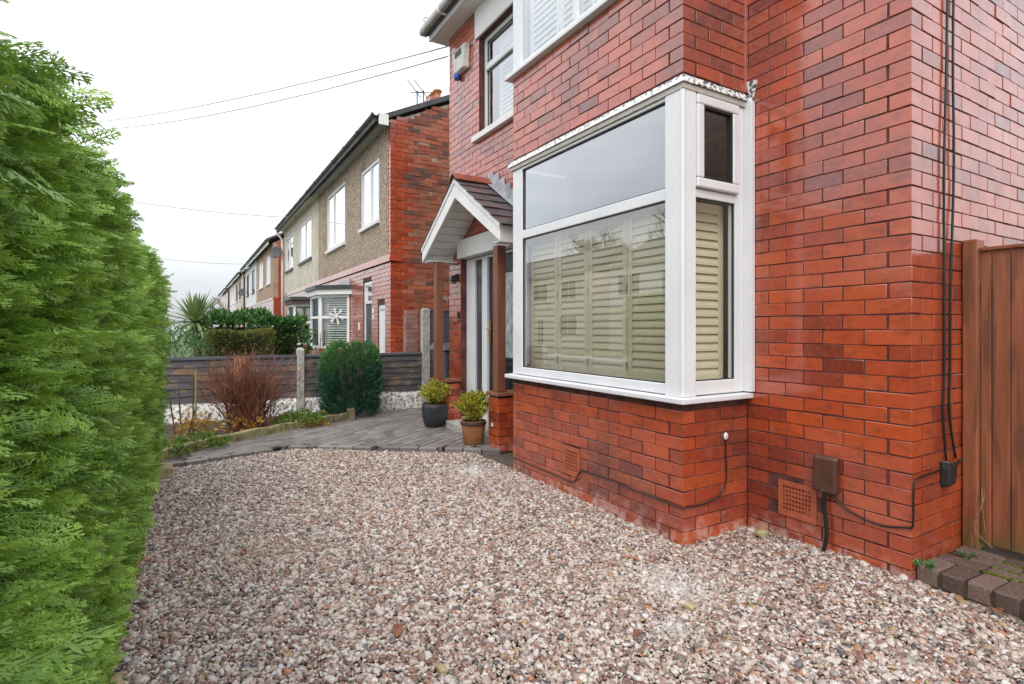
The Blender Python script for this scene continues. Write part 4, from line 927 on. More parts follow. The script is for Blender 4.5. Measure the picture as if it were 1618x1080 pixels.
# fallen leaves
def leaf(c, L, rz, label, mat='dead_leaf'):
    b = MB(); n = 7
    for i in range(n+1):
        t = i/n; w = L*.26*math.sin(math.pi*min(1,t*.95+.05))**.8; z = .12*L*math.sin(t*3)
        b.v += [(t*L,-w,z+w*.5),(t*L,0,z),(t*L,w,z+w*.45)]
    for i in range(n): k = i*3; b.f += [(k,k+3,k+4,k+1),(k+1,k+4,k+5,k+2)]
    o = b.build('fallen_leaf', mat); o.location = (c[0],c[1],gz(*c)+.016); o.rotation_euler = (random.uniform(-.3,.3), random.uniform(-.3,.3), rz)
    sm = o.modifiers.new('t','SOLIDIFY'); sm.thickness = .0012
    return tag(o, label, 'leaf', 'dead leaves on the gravel')
def gp_(px, py):
    d = (px-809)/F*_r+_f; t = 1.31*F/(py-519); return (CAMP[0]+d[0]*t, CAMP[1]+d[1]*t)
for px, py, L, lb, mt_ in ((690,818,.12,'large tan dead leaf in the middle of the far gravel','dead_leaf'),(382,873,.09,'dark dead leaf on the gravel left of centre','dead_leaf_red'),(624,873,.08,'brown dead leaf on the gravel below the tan one','dead_leaf_red'),(630,995,.11,'curled dark leaf at the lower centre of the gravel','dead_leaf_red'),(1000,1010,.09,'rust-red leaf on the gravel right of centre near the bottom','dead_leaf_red'),(1508,950,.08,'tan leaf against the paved step by the gate','dead_leaf'),(1570,968,.12,'long curled brown leaf along the foot of the paved step','dead_leaf_red'),(1525,1000,.06,'small rusty leaf in the gravel at the lower right','dead_leaf_red'),(800,812,.05,'small orange leaf in the gravel near the bay','dead_leaf'),(470,905,.05,'small pale brown leaf on the left gravel','dead_leaf'),(905,800,.05,'rusty scrap of leaf below the air brick','dead_leaf_red')):
    leaf(gp_(px,py), L*.75, random.uniform(0,6.28), lb, mt_)

# ============================================================ BOUNDARY FENCE, BED
FY = 7.2
fe = empty('fence', (-1.7,FY,0), 'low dark grey overlapping-board fence with concrete posts on white stone-faced boards', 'fence')
def conc_post(x, zt, w=.1):
    b = MB(); b.box(x-w/2,x+w/2,FY-.06,FY+.05,-.1,zt-.03); b.hexa([(x-w/2,FY-.06,zt-.03),(x+w/2,FY-.06,zt-.03),(x+w/2,FY+.05,zt-.03),(x-w/2,FY+.05,zt-.03)], [(x-w*.3,FY-.03,zt),(x+w*.3,FY-.03,zt),(x+w*.3,FY+.02,zt),(x-w*.3,FY+.02,zt)])
    b.build('concrete_post', 'concrete', fe, bevel=.006)
for x, zt in ((-3.72,1.0),(-1.764,1.03)): conc_post(x, zt)
conc_post(.20, 1.65, .13)
for (xa, xb) in ((-3.66,-1.82),(-1.708,.128)):
    nb = 6
    for i in range(nb):
        za = .30+i*.098; amp = random.uniform(.003,.009); ph = random.uniform(0,6); b = MB(); n = 10
        for k in range(n):
            u0, u1 = xa+(xb-xa)*k/n, xa+(xb-xa)*(k+1)/n; w0, w1 = amp*math.sin(u0*5+ph), amp*math.sin(u1*5+ph)
            b.hexa([(u0,FY-.022,za+w0),(u1,FY-.022,za+w1),(u1,FY-.008,za+w1),(u0,FY-.008,za+w0)], [(u0,FY-.006,za+.118),(u1,FY-.006,za+.118),(u1,FY+.004,za+.118),(u0,FY+.004,za+.118)])
        b.build('board', 'fence_wood', fe)
    box('cap_rail', 'fence_cap', fe, xa, xb, FY-.034, FY+.03, .885, .925, bevel=.004)
    for x in (xa+.03, (xa+xb)/2, xb-.03): box('batten', 'fence_wood', fe, x-.02, x+.02, FY+.006, FY+.035, .3, .884)
    b = MB(); nx, nz = 26, 5                                            # rock-faced gravel board
    for j in range(nz+1):
        for i in range(nx+1): x = xa+(xb-xa)*i/nx; z = -.06+.355*j/nz; e_ = 0 if j in (0,nz) else 1; b.v.append((x, FY-.012-.03*abs(mnoise.noise(Vector((x*9,z*14,5))))*e_-.008*e_, z))
    for j in range(nz):
        for i in range(nx): k = j*(nx+1)+i; b.f.append((k,k+1,k+nx+2,k+nx+1))
    n0 = len(b.v); b.box(xa,xb,FY-.008,FY+.02,-.08,.297); b.build('stone_board', 'white_stone', fe)
box('mended_board', 'orange_wood', fe, -2.64, -2.49, FY-.045, FY-.026, .32, .90)
tg = empty('tall_fence', (.9,FY,0), 'tall dark blue-grey boarded fence closing the passage beside the house', 'fence')
for i in range(9): box('board', 'fence_cap', tg, .27+i*.125, .27+i*.125+.122, FY-.012, FY+.012, .02, 1.60, bevel=.003)
box('rail', 'fence_cap', tg, .268, 1.4, FY-.03, FY+.03, 1.602, 1.635)

# planting bed with mossy edging
bed_poly = [(p[0], p[1]+.03) for p in BED]+[(-1.0,7.1),(-3.75,7.1)]
bd = MB(); n = len(bed_poly); bd.v = [(x,y,.06) for x,y in bed_poly]+[(x,y,-.05) for x,y in bed_poly]; bd.f = [tuple(reversed(range(n)))]+[(i,(i+1)%n,n+(i+1)%n,n+i) for i in range(n)]
tag(bd.build('flower_bed', 'soil'), kind='structure')
EDG = [((-3.44,4.90),(-3.0,5.40),'moss_stone'),((-2.98,5.41),(-2.22,5.92),'moss_stone'),((-2.2,5.94),(-1.72,6.24),'moss_stone'),((-1.70,6.25),(-1.25,6.42),'wood_edge')]
for i, ((xa,ya),(xb,yb),mt_) in enumerate(EDG):
    b = MB(); N_ = 6; prev = None
    for k in range(N_): 
        t0, t1 = k/N_, (k+1)/N_; p = (xa+(xb-xa)*t0, ya+(yb-ya)*t0, .065+.008*math.sin(k*2+i)); q = (xa+(xb-xa)*t1, ya+(yb-ya)*t1, .065+.008*math.sin((k+1)*2+i)); b.beam(p, q, .085, .13)
    tag(b.build('bed_edging', mt_, None, bevel=.012), ('mossy bed edging in front of the bare rose canes','long mossy bed edging in front of the red-stemmed shrub','mossy bed edging behind the creeping plants','plain timber edging running to the dark conifer bush')[i], 'edging', 'edging of the planting bed')
b = MB(); b.box(-1.27,-1.17,6.37,6.47,-.02,.19); tag(b.build('edging_peg', 'wood_edge', None, bevel=.008), 'short timber peg at the foot of the conifer bush', 'peg')

# ============================================================ PLANTS
def cloud(c, rx, ry, rz, n, seed, shell=.55, flat=0):
    rr = random.Random(seed); p, d = [], []
    while len(p) < n:
        v = Vector((rr.gauss(0,1), rr.gauss(0,1), rr.gauss(0,1))).normalized(); k = (shell+(1-shell)*rr.random())*(1+.22*mnoise.noise(v*2.4+Vector((seed,0,0))))
        q = Vector((c[0]+v.x*rx*k, c[1]+v.y*ry*k, c[2]+v.z*rz*k))
        if q.z < .03: continue
        p.append(q); d.append(v+Vector((0,0,.35)))
    return p, d
# dark dwarf conifer
cb = empty('conifer_bush', (-1.13,6.75,0), 'rounded dark blue-green conifer bush in front of the fence', 'bush')
sp2 = [src('spray', *spray_mesh(20+i, 6, .5, .03), 'bush_leaf') for i in range(3)]; sp3 = [src('spray', *spray_mesh(30+i, 6, .5, .03), 'bush_leaf_top') for i in range(3)]
P2_, Q2_, S2_ = [], [], []; P3_, Q3_, S3_ = [], [], []
for _ in range(5200):
    z = random.uniform(.06,1.08); t = z/1.1; wd = .40*(1-.25*abs(t-.45))*(1 if t < .85 else math.sqrt(max(.05,1-((t-.85)/.17)**2))); a = random.uniform(0,6.283); k = (.72+.28*random.random())*(1+.22*mnoise.noise(Vector((math.cos(a)*1.8,math.sin(a)*1.8,z*3.4))))
    p = (-1.13+math.cos(a)*wd*k*1.06, 6.75+math.sin(a)*wd*k*.85, z); d = (math.cos(a)*.75, math.sin(a)*.75, .9); s_ = random.uniform(.05,.1)
    top = z+random.gauss(0,.09)-.10*math.cos(a) > .74
    (P3_ if top else P2_).append(p); (Q3_ if top else Q2_).append(dir_euler(d+np.random.normal(0,.35,3) if False else Vector(d)+Vector((random.gauss(0,.3),random.gauss(0,.3),random.gauss(0,.3))), random.uniform(-1.5,1.5))); (S3_ if top else S2_).append((s_,)*3)
scatter('lower_foliage', P2_, Q2_, S2_, rng.integers(0,3,len(P2_)), sp2, cb); scatter('upper_foliage', P3_, Q3_, S3_, rng.integers(0,3,len(P3_)), sp3, cb)
b = MB()
for k in range(9): a = k*.7; b.tube([(-1.13,6.75,.0),(-1.13+.12*math.cos(a),6.75+.1*math.sin(a),.4),(-1.13+.2*math.cos(a),6.75+.17*math.sin(a),.9)], [.03,.02,.01], 6)
b.build('branches', 'bark', cb); 
# bare red-stemmed shrub
ds_ = empty('bare_shrub', (-2.58,6.0,.05), 'leafless red-brown twiggy shrub in front of the fence', 'shrub'); b = MB(); lp, ld = [], []
rr = random.Random(5)
for k in range(250):
    a = rr.uniform(0,6.283); base = Vector((-2.55+rr.gauss(0,.09), 6.15+rr.gauss(0,.08), .05)); sx_ = max(-.5,min(.5,rr.gauss(0,.27))); sy_ = rr.gauss(0,.18); H = rr.uniform(.55,1.08)*(1-.3*abs(sx_))
    tip = base+Vector((sx_*1.15, sy_, H*.92)); mid = base.lerp(tip,.5)+Vector((-sx_*.1,0,.06)); pth = smooth_path([base, mid, tip], 4); b.tube(pth, list(np.linspace(.0065,.0022,len(pth))), 4, False)
    for q in range(rr.randint(3,6)):
        v = pth[rr.randint(2,len(pth)-2)]; e_ = v+Vector((rr.gauss(sx_*.25,.07), rr.gauss(0,.07), rr.uniform(.06,.22))); b.tube([v, v.lerp(e_,.5)+Vector((0,0,.01)), e_], [.003,.0026,.0018], 3, False)
b.build('twigs', 'twig_red', ds_)
p, d = cloud((-2.62,5.90,.17), .26, .12, .12, 130, 8, .2); leaf_cloud('leaves', 'yellow_leaf', ds_, p, d, .045, 8, .65)
# bare rose canes at the left
rc = empty('rose_bush', (-3.17,5.7,.05), 'sparse rose canes with a few autumn leaves at the hedge end of the bed', 'rose'); b = MB()
for (x,y,h,lx) in ((-3.25,5.75,.66,-.03),(-3.14,5.72,.78,.0),(-3.30,5.65,.55,-.06),(-3.2,5.6,.42,.08),(-3.06,5.66,.36,.08)): b.tube(smooth_path([(x,y,.03),(x+lx*.4,y,h*.5),(x+lx,y-.02,h)]), .008, 6)
b.build('canes', 'twig_brown', rc); b = MB(); b.tube([(-3.12,5.70,.03),(-3.11,5.70,.84)], .011, 6); b.build('green_cane', 'twig_green', rc)
p, d = cloud((-3.12,5.62,.22), .28, .16, .18, 230, 9, .2); leaf_cloud('autumn_leaves', 'yellow_leaf', rc, p, d, .05, 9, .6)
def cover(name, c, rx, ry, h, n, size, mat, label, seed):
    e = empty(name, c, label, 'ground cover'); p, d = [], []; rr = random.Random(seed)
    for _ in range(n):
        a, q = rr.uniform(0,6.283), math.sqrt(rr.random()); p.append((c[0]+rx*q*math.cos(a), c[1]+ry*q*math.sin(a), c[2]+h*(1-q*q)*rr.uniform(.3,1)+.01)); d.append((math.cos(a)*.7, math.sin(a)*.7, .6))
    leaf_cloud('leaves', mat, e, p, d, size, seed, .65); b = MB()
    for _ in range(14): a = rr.uniform(0,6.28); b.tube([c, (c[0]+rx*.6*math.cos(a), c[1]+ry*.6*math.sin(a), c[2]+h*.7)], .003, 4)
    b.build('stems', 'twig_green', e)
cover('creeping_plant', (-1.95,6.22,.07), .33, .24, .18, 700, .042, 'ground_leaf', 'bright green creeping plant spilling over the bed edging between the bushes', 21)
cover('creeping_plant', (-1.80,6.12,.02), .22, .10, .09, 260, .035, 'yellow_leaf', 'reddish trailing stems at the foot of the bright creeping plant', 22)
cover('creeping_plant', (-1.45,6.62,.05), .28, .14, .10, 320, .035, 'ground_leaf', 'low green creeping plant left of the conifer bush', 23)
cover('creeping_plant', (-3.1,5.38,.04), .30, .22, .16, 420, .045, 'ground_leaf', 'light green leafy plant at the foot of the rose canes', 24)
cover('creeping_plant', (-3.34,5.05,.04), .16, .16, .15, 220, .045, 'ground_leaf', 'green leafy plant beside the end of the hedge', 25)

# plants in the next garden
def hedge_box(name, x0,x1,y0,y1,z0,z1, n, size, mat, label, cat, seed, rough_=.10, aspect=.5):
    e = empty(name, ((x0+x1)/2,(y0+y1)/2,0), label, cat); rr = random.Random(seed); p, d = [], []
    for _ in range(n):
        x, y, z = rr.uniform(x0,x1), rr.uniform(y0,y1), rr.uniform(z0,z1); f_ = rr.random()
        if f_ < .5: y = y0+rr.uniform(0,.12); nr = (0,-1,.3)
        elif f_ < .85: z = z1-rr.uniform(0,.1); nr = (0,-.3,1)
        else: x = x1-rr.uniform(0,.1) if rr.random() < .5 else x0+rr.uniform(0,.1); nr = (1 if x > (x0+x1)/2 else -1,-.3,.3)
        k = rough_*mnoise.noise(Vector((x*2.2,y*2.2,z*2.2+seed)))*2; p.append((x+nr[0]*k, y+nr[1]*k, z+nr[2]*k)); d.append(nr)
    leaf_cloud('foliage', mat, e, p, d, size, seed, aspect); i = .16
    box('dark_filler', 'soil', e, x0+i, x1-i, y0+i, y1-i, z0, z1-i, bevel=0)  # solid dark box added behind the leaves to fill the hedge, not branches
hedge_box('clipped_hedge', -2.95,-2.02,8.0,8.6,0,1.27, 15000, .035, 'box_leaf', 'flat-topped clipped olive-brown hedge behind the fence', 'hedge', 41, .03)
hedge_box('laurel_hedge', -2.95,-1.30,9.2,10.1,0,1.50, 4200, .115, 'laurel_leaf', 'glossy large-leaved green laurel hedge behind the clipped hedge', 'hedge', 42, .13, .42)
sb = empty('round_shrub', (-3.2,8.1,0), 'soft grey-green shrub behind the fence next to the conifer hedge', 'shrub'); p, d = cloud((-3.25,8.2,.85), .42, .42, .5, 2600, 43, .6); leaf_cloud('foliage', 'shrub_leaf', sb, p, d, .045, 43, .5); MB().tube([(-3.25,8.2,0),(-3.25,8.2,.7)], .03, 6).build('stem', 'bark', sb)
dt = empty('twiggy_shrub', (-1.28,8.3,0), 'thin bare twigs in front of the neighbouring bay window', 'shrub'); b = MB(); rr = random.Random(77)
for k in range(26): q = (-1.28+rr.gauss(0,.05), 8.3, .2); t_ = (-1.28+rr.gauss(0,.22), 8.3+rr.gauss(0,.15), rr.uniform(1.0,1.45)); b.tube([q, tuple((Vector(q)+Vector(t_))/2+Vector((rr.gauss(0,.04),0,0))), t_], [.007,.005,.003], 4)
b.build('twigs', 'twig_brown', dt)
# cordyline: sword leaves, each its own part
pm_ = empty('cordyline_palm', (-3.08,9.6,0), 'spiky cordyline palm above the hedges at the left', 'palm'); MB().tube([(-3.08,9.6,0),(-3.06,9.6,.8),(-3.08,9.6,1.42)], [.08,.065,.06], 10).build('trunk', 'bark', pm_)
rr = random.Random(3)
for k in range(130):
    a = rr.uniform(0,6.283); el = rr.uniform(-.45,1.45); L = rr.uniform(.42,.66); dv = Vector((math.cos(a)*math.cos(el), math.sin(a)*math.cos(el), math.sin(el))); c = Vector((-3.08,9.6,1.43)); sd_ = dv.cross(Vector((0,0,1))); sd_ = sd_.normalized() if sd_.length > .01 else Vector((1,0,0)); b = MB(); n = 5
    for i in range(n+1):
        t = i/n; w = .026*math.sin(math.pi*(.18+.82*t))+.001; q = c+dv*L*t+Vector((0,0,-.20*t*t*L*(1.2-dv.z))); b.v += [tuple(q-sd_*w), tuple(q-Vector((0,0,.006))), tuple(q+sd_*w)]
    for i in range(n): k3 = i*3; b.f += [(k3,k3+3,k3+4,k3+1),(k3+1,k3+4,k3+5,k3+2)]
    b.build('leaf', 'palm_leaf', pm_)

# ============================================================ WHEELIE BIN, PIER
wb = empty('wheelie_bin', (.42,6.55,0), 'dark grey wheelie bin behind the corner of the house', 'bin')
b = MB(); b.hexa([(.22,6.38,.06),(.62,6.38,.06),(.62,6.78,.06),(.22,6.78,.06)], [(.16,6.30,.97),(.68,6.30,.97),(.68,6.85,.97),(.16,6.85,.97)]); b.build('body', 'grey_plastic', wb, bevel=.03, seg=3)
b = MB(); b.hexa([(.13,6.26,.975),(.71,6.26,.975),(.71,6.88,.975),(.13,6.88,.975)], [(.16,6.30,1.03),(.68,6.30,1.03),(.66,6.86,1.08),(.18,6.86,1.08)]); b.build('lid', 'grey_plastic', wb, bevel=.015); b = MB(); b.tube([(.2,6.92,1.0),(.64,6.92,1.0)], .015, 8); b.build('handle', 'grey_plastic', wb)
for x in (.22,.58): b = MB(); b.lathe([(0,-.03),(.1,-.03),(.1,.03),(0,.03)], (0,0,0), 16); b.v = [(x+.02+z, 6.82+xx, .1+yy) for xx,yy,z in b.v]; b.build('wheel', 'black_plastic', wb)
lb_ = MB(); lb_.hexa([(.20,6.352,.50),(.34,6.352,.50),(.34,6.356,.50),(.20,6.356,.50)], [(.20,6.328,.78),(.34,6.328,.78),(.34,6.332,.78),(.20,6.332,.78)]); lb_ = lb_.build('number_label', 'tip_white', wb)
tcv = bpy.data.curves.new('number', 'FONT'); tcv.body = '2'; tcv.size = .19; tcv.extrude = .001; to = bpy.data.objects.new('number', tcv); COL.objects.link(to)
bpy.context.view_layer.update(); dg = bpy.context.evaluated_depsgraph_get(); tm = bpy.data.meshes.new_from_object(to.evaluated_get(dg)); bpy.data.objects.remove(to)
tm.materials.clear(); tm.materials.append(M['dark_gasket']); to = bpy.data.objects.new('number', tm); to.location = (.205,6.345,.53); to.rotation_euler = (R(95),0,0); link(to, lb_)
bp = empty('brick_pier', (.19,7.85,0), 'narrow pale weathered brick pier between fence post and neighbouring gable', 'pier'); pm2 = brick_meshes('brick_buff')
box('mortar_core', 'mortar_light', bp, .09, .285, 7.81, 7.95, 0, 1.55, bevel=0)
for k in range(20):
    if k % 2: rc_ = [(.187,.212)]
    else: rc_ = [(.132,.10),(.24,.10)]
    for xc, ln in rc_: o = bpy.data.objects.new('brick', random.choice(pm2)); o.location = (xc, 7.8+BD/2, .04+k*.082); o.scale = (ln/BL,1,1); o.rotation_euler = (0,0,random.gauss(0,.02)); link(o, bp)

# ============================================================ NEIGHBOURING HOUSES
def far_brick(name, a, b_, mor):
    m = NT(name); g = m.n('ShaderNodeSeparateXYZ'); m.l(m.pos(), g.inputs[0]); cb_ = m.n('ShaderNodeCombineXYZ'); m.l(m.math('ADD', g.outputs[0], g.outputs[1]), cb_.inputs[0]); m.l(g.outputs[2], cb_.inputs[1])
    t = m.n('ShaderNodeTexBrick'); t.inputs['Scale'].default_value = 1; t.inputs['Brick Width'].default_value = .2286; t.inputs['Row Height'].default_value = .082; t.inputs['Mortar Size'].default_value = .006; t.inputs['Color1'].default_value = (*a,1); t.inputs['Color2'].default_value = (*b_,1); t.inputs['Mortar'].default_value = (*mor,1); m.l(cb_.outputs[0], t.inputs['Vector'])
    m.col(m.mix(t.outputs[0], (.06,.03,.025), m.math('MULTIPLY', m.ramp(m.noise(2, 5), [(.5,(0,0,0)),(.75,(1,1,1))]), .5))); m.set(rough=.3, spec=.5, coat=1.0); m.b.inputs['Coat Roughness'].default_value = .13; m.b.inputs['Coat IOR'].default_value = 1.6; return m.m
far_brick('brick_far', (.42,.075,.028), (.33,.055,.024), (.12,.05,.04))

def window(parent, y0, y1, z0, z1, fr='upvc', mull=(.5,), tran=None, sill='white_paint', x=.0, gl='glass_far', depth=.05, arch=False):
    t = .055; b = MB(); b.box(x-.008,x+depth,y0,y0+t,z0,z1); b.box(x-.008,x+depth,y1-t,y1,z0,z1); b.box(x-.008,x+depth,y0+t,y1-t,z0,z0+t); b.box(x-.008,x+depth,y0+t,y1-t,z1-t,z1)
    cuts = [y0+t]+[y0+(y1-y0)*m_ for m_ in mull]+[y1-t]
    for m_ in mull: q = y0+(y1-y0)*m_; b.box(x-.006,x+depth-.002,q-.03,q+.03,z0+t,z1-t)
    w_ = b.build('window', fr, parent)
    for i in range(len(cuts)-1):
        a_, c_ = cuts[i]+(.03 if i else 0), cuts[i+1]-(.03 if i < len(cuts)-2 else 0)
        box('pane', gl, w_, x+.015, x+.02, a_-.004, c_+.004, z0+t-.004, z1-t+.004, bevel=0)
        if tran and i == tran[0]: box('transom', fr, w_, x-.004, x+.012, a_, c_, tran[1]-.025, tran[1]+.025, bevel=0)
    if sill: box('sill', sill, w_, x-.07, x+.02, y0-.05, y1+.05, z0-.07, z0-.003, bevel=.004)
    return w_
def gutter_run(parent, y0, y1, z, mat, x=-.26, r_=.055):
    b = MB(); prof = [(r_*math.cos(t), -abs(r_*math.sin(t))) for t in np.linspace(0, math.pi, 8)]; inner = [(q*.86, w*.86) for q, w in reversed(prof)]
    ring = prof+inner; b.hexa([(x+q,y0,z+w) for q,w in ring], [(x+q,y1,z+w) for q,w in ring]); g_ = b.build('gutter', mat, parent)
    n = max(2, int((y1-y0)/.95))
    for i in range(n+1):
        y = y0+.05+(y1-y0-.12)*i/n; b = MB(); b.hexa([(x+q*1.18,y,z+w*1.18+.004) for q,w in ring], [(x+q*1.18,y+.05,z+w*1.18+.004) for q,w in ring]); b.build('gutter_joint', mat, g_)
    return g_
def pitched_roof(parent, y0, y1, ez, mat='roof_dark', W_=7.0, ov=.3, verge0=0, verge1=0):
    k = .49; rz_ = ez+(W_/2+ov)*k; b = MB(); t = .09
    a = [(-ov,ez),(W_/2,rz_),(W_+ov,ez),(W_+ov,ez-t),(W_/2,rz_-t*1.4),(-ov,ez-t)]
    b.hexa([(x,y0-verge0,z) for x,z in a], [(x,y1+verge1,z) for x,z in a]); return b.build('roof', mat, parent), rz_
def chimney(parent, x, y, z0, z1, pots, mat='brick_far'):
    c = box('chimney', mat, parent, x-.3, x+.3, y-.45, y+.45, z0, z1-.3, bevel=0)
    for i in range(pots): q = y-.3+i*.6/max(1,pots-1); MB().lathe([(.12,0),(.13,.02),(.1,.06),(.105,.2),(.14,.22),(.14,.27),(.1,.27)], (x,q,z1-.3), 14).build('chimney_pot', 'pot_terracotta', c, True)

# ---- next door: pebbledashed half
E5 = 5.10
h1 = empty('semi_detached_house', (0,8.4,0), 'nearest neighbouring house with orange-red brick gable and brown pebbledash upper storey', 'house', 'houses along the street')
HO = [(8.75,9.19,-.1,1.78),(9.63,10.24,-.1,2.30),(11.42,13.44,.2,2.28)]
lw = core('y', .008, .22, 8.42, 14.86, -.1, 2.54, HO).build('front_wall', 'mortar', h1)
gw = core('x', 8.418, 8.6, .222, 7, -.1, 5.12, []).build('gable_wall', 'mortar_light', h1)
b = MB(); b.hexa([(.008,8.418,5.121),(7,8.418,5.121),(7,8.6,5.121),(.008,8.6,5.121)], [(3.49,8.418,6.78),(3.51,8.418,6.78),(3.51,8.6,6.78),(3.49,8.6,6.78)]); b.build('gable_top', 'mortar_light', h1)
box('back_wall', 'mortar_light', h1, 6.8, 7, 8.602, 14.86, -.1, 5.1, bevel=0)
up = core('y', -.012, .2, 8.52, 14.855, 2.69, E5, [(9.07,10.34,3.42,4.63),(11.77,13.70,3.36,4.80)]).build('pebbledash_wall', 'pebbledash', h1)
box('quoin_core', 'mortar', h1, .008, .21, 8.42, 8.519, 2.69, E5, bevel=0)
b = MB(); b.box(-.035,.2,8.37,14.86,2.55,2.61); b.box(-.02,.2,8.385,14.86,2.612,2.685); b.build('string_course', 'brick_orange', h1, bevel=.006)
om = brick_meshes('brick_orange'); cm = brick_meshes('brick_common')
gfull = lay('x', 8.41, 0, 2.3, .5, 6.3, [(.53,.76,4.62,4.79)], 0, skip0=0, parity=1, keep=lambda c: c[2] < 5.10+.49*c[0])
def quoin(c): return c[0] < (.36 if int((c[2]+.1)/.328) % 2 else .25)
place_bricks([r_ for r_ in gfull if quoin(r_[0])], om, lambda c: gw, h1, 110, 'quoin_bricks', hide=lambda c: c[2] < .95, objname='quoin_brick')
place_bricks([r_ for r_ in gfull if not quoin(r_[0])], cm, lambda c: gw, h1, 300, 'gable_bricks', hide=lambda c: c[2] < .95 or c[0] > 1.35, jit=.004)
place_bricks(lay('y', 0, 8.41, 14.85, .3, 2.54, [(a_-.01,b_+.01,c_,d_+.06) for a_,b_,c_,d_ in HO], 8.41, skip0=1), om, lambda c: lw, h1, 0, 'front_bricks')
qf = [r_ for r_ in lay('y', 0, 8.41, 8.53, 2.69, 5.05, [], 8.41, skip0=None)]
place_bricks([((c[0]-.002,c[1],c[2]),a,l) for c,a,l in qf], om, lambda c: h1, h1, 40, 'quoin_face_bricks', objname='quoin_brick')
p_ = box('air_brick', 'dark_gasket', h1, .54, .75, 8.412, 8.44, 4.63, 4.78, bevel=0); b = MB()
for i in range(9): b.box(.535+i*.025, .547+i*.025, 8.402, 8.411, 4.62, 4.79)
for j in range(3): b.box(.535, .75, 8.4025, 8.4105, 4.62+j*.075, 4.64+j*.075)
b.build('grille', 'terracotta_vent', p_)
window(h1, 9.07, 10.34, 3.42, 4.63, mull=(.45,)); window(h1, 11.77, 13.70, 3.36, 4.80, mull=(.62,))
for y in (8.6, 10.85, 12.9, 14.7): box('render_seam', 'pebbledash', h1, -.018, -.0125, y-.012, y+.012, 2.7, 3.3 if y == 12.9 else 5.05, bevel=0)
rf1, rz1 = pitched_roof(h1, 8.41, 14.86, 5.13, verge0=.035)
b = MB(); b.beam((-.28,8.388,5.075), (3.5,8.388,5.075+3.78*.49), .03, .055, (0,0,1)); b.build('verge', 'roof_dark', rf1)
box('fascia', 'gutter_black', rf1, -.235, -.20, 8.35, 14.86, 5.03, 5.2, bevel=0); box('soffit', 'gutter_grey', rf1, -.2, -.005, 8.35, 14.86, 5.08, 5.1, bevel=0); box('fascia_end', 'white_paint', rf1, -.24, -.06, 8.33, 8.349, 5.0, 5.2, bevel=0)
gutter_run(rf1, 8.32, 14.85, 5.19, 'gutter_black', -.295, .06); chimney(rf1, 3.5, 14.86, 6.6, 8.78, 4)
for i, (x, y, zt) in enumerate(((2.62,14.0,8.35),(2.9,14.2,8.5))):
    e = empty('tv_aerial', (x,y,6.7), ('television aerial on the neighbouring roof, the left one','television aerial on the neighbouring roof, nearer the chimney pots')[i], 'aerial'); MB().tube([(x,y,6.55),(x,y,zt)], .018, 6).build('mast', 'gutter_black', e)
    b = MB(); b.tube([(x-.3,y,zt+.25),(x+.12,y,zt-.2)], .011, 6); b.tube([(x-.2,y,zt-.1),(x+.22,y,zt-.02)], .011, 6); b.build('boom', 'gutter_black', e)
# doors
def front_door(parent, y0, y1, zt, dm='navy_door', x=.025):
    d_ = box('door', dm, parent, x+.02, x+.06, y0+.07, y1-.07, 0, zt-.45, bevel=0); b = MB(); b.box(x,x+.07,y0,y0+.07,0,zt); b.box(x,x+.07,y1-.07,y1,0,zt); b.box(x,x+.07,y0+.07,y1-.07,zt-.07,zt); b.box(x,x+.07,y0+.07,y1-.07,zt-.45,zt-.39); b.build('door_frame', 'upvc', parent)
    box('fanlight', 'glass_far', parent, x+.03, x+.036, y0+.066, y1-.066, zt-.394, zt-.066, bevel=0); box('hall', 'dark_gasket', parent, x+.12, x+.14, y0, y1, 0, zt, bevel=0); return d_
front_door(h1, 9.63, 10.24, 2.28)
b = MB(); b.box(.025,.085,8.75,8.83,0,1.77); b.box(.025,.085,9.11,9.19,0,1.77); b.box(.025,.085,8.83,9.11,1.69,1.77); b.build('side_door_frame', 'upvc', h1); box('side_door', 'upvc', h1, .045, .065, 8.83, 9.11, 0, 1.69, bevel=0)
box('plaque', 'tip_white', h1, -.012, -.003, 9.42, 9.54, 1.62, 1.72); box('plaque', 'tip_white', h1, -.012, -.003, 9.43, 9.53, 1.50, 1.58); box('doorbell', 'tip_white', h1, -.02, -.003, 10.5, 10.58, 1.28, 1.44)
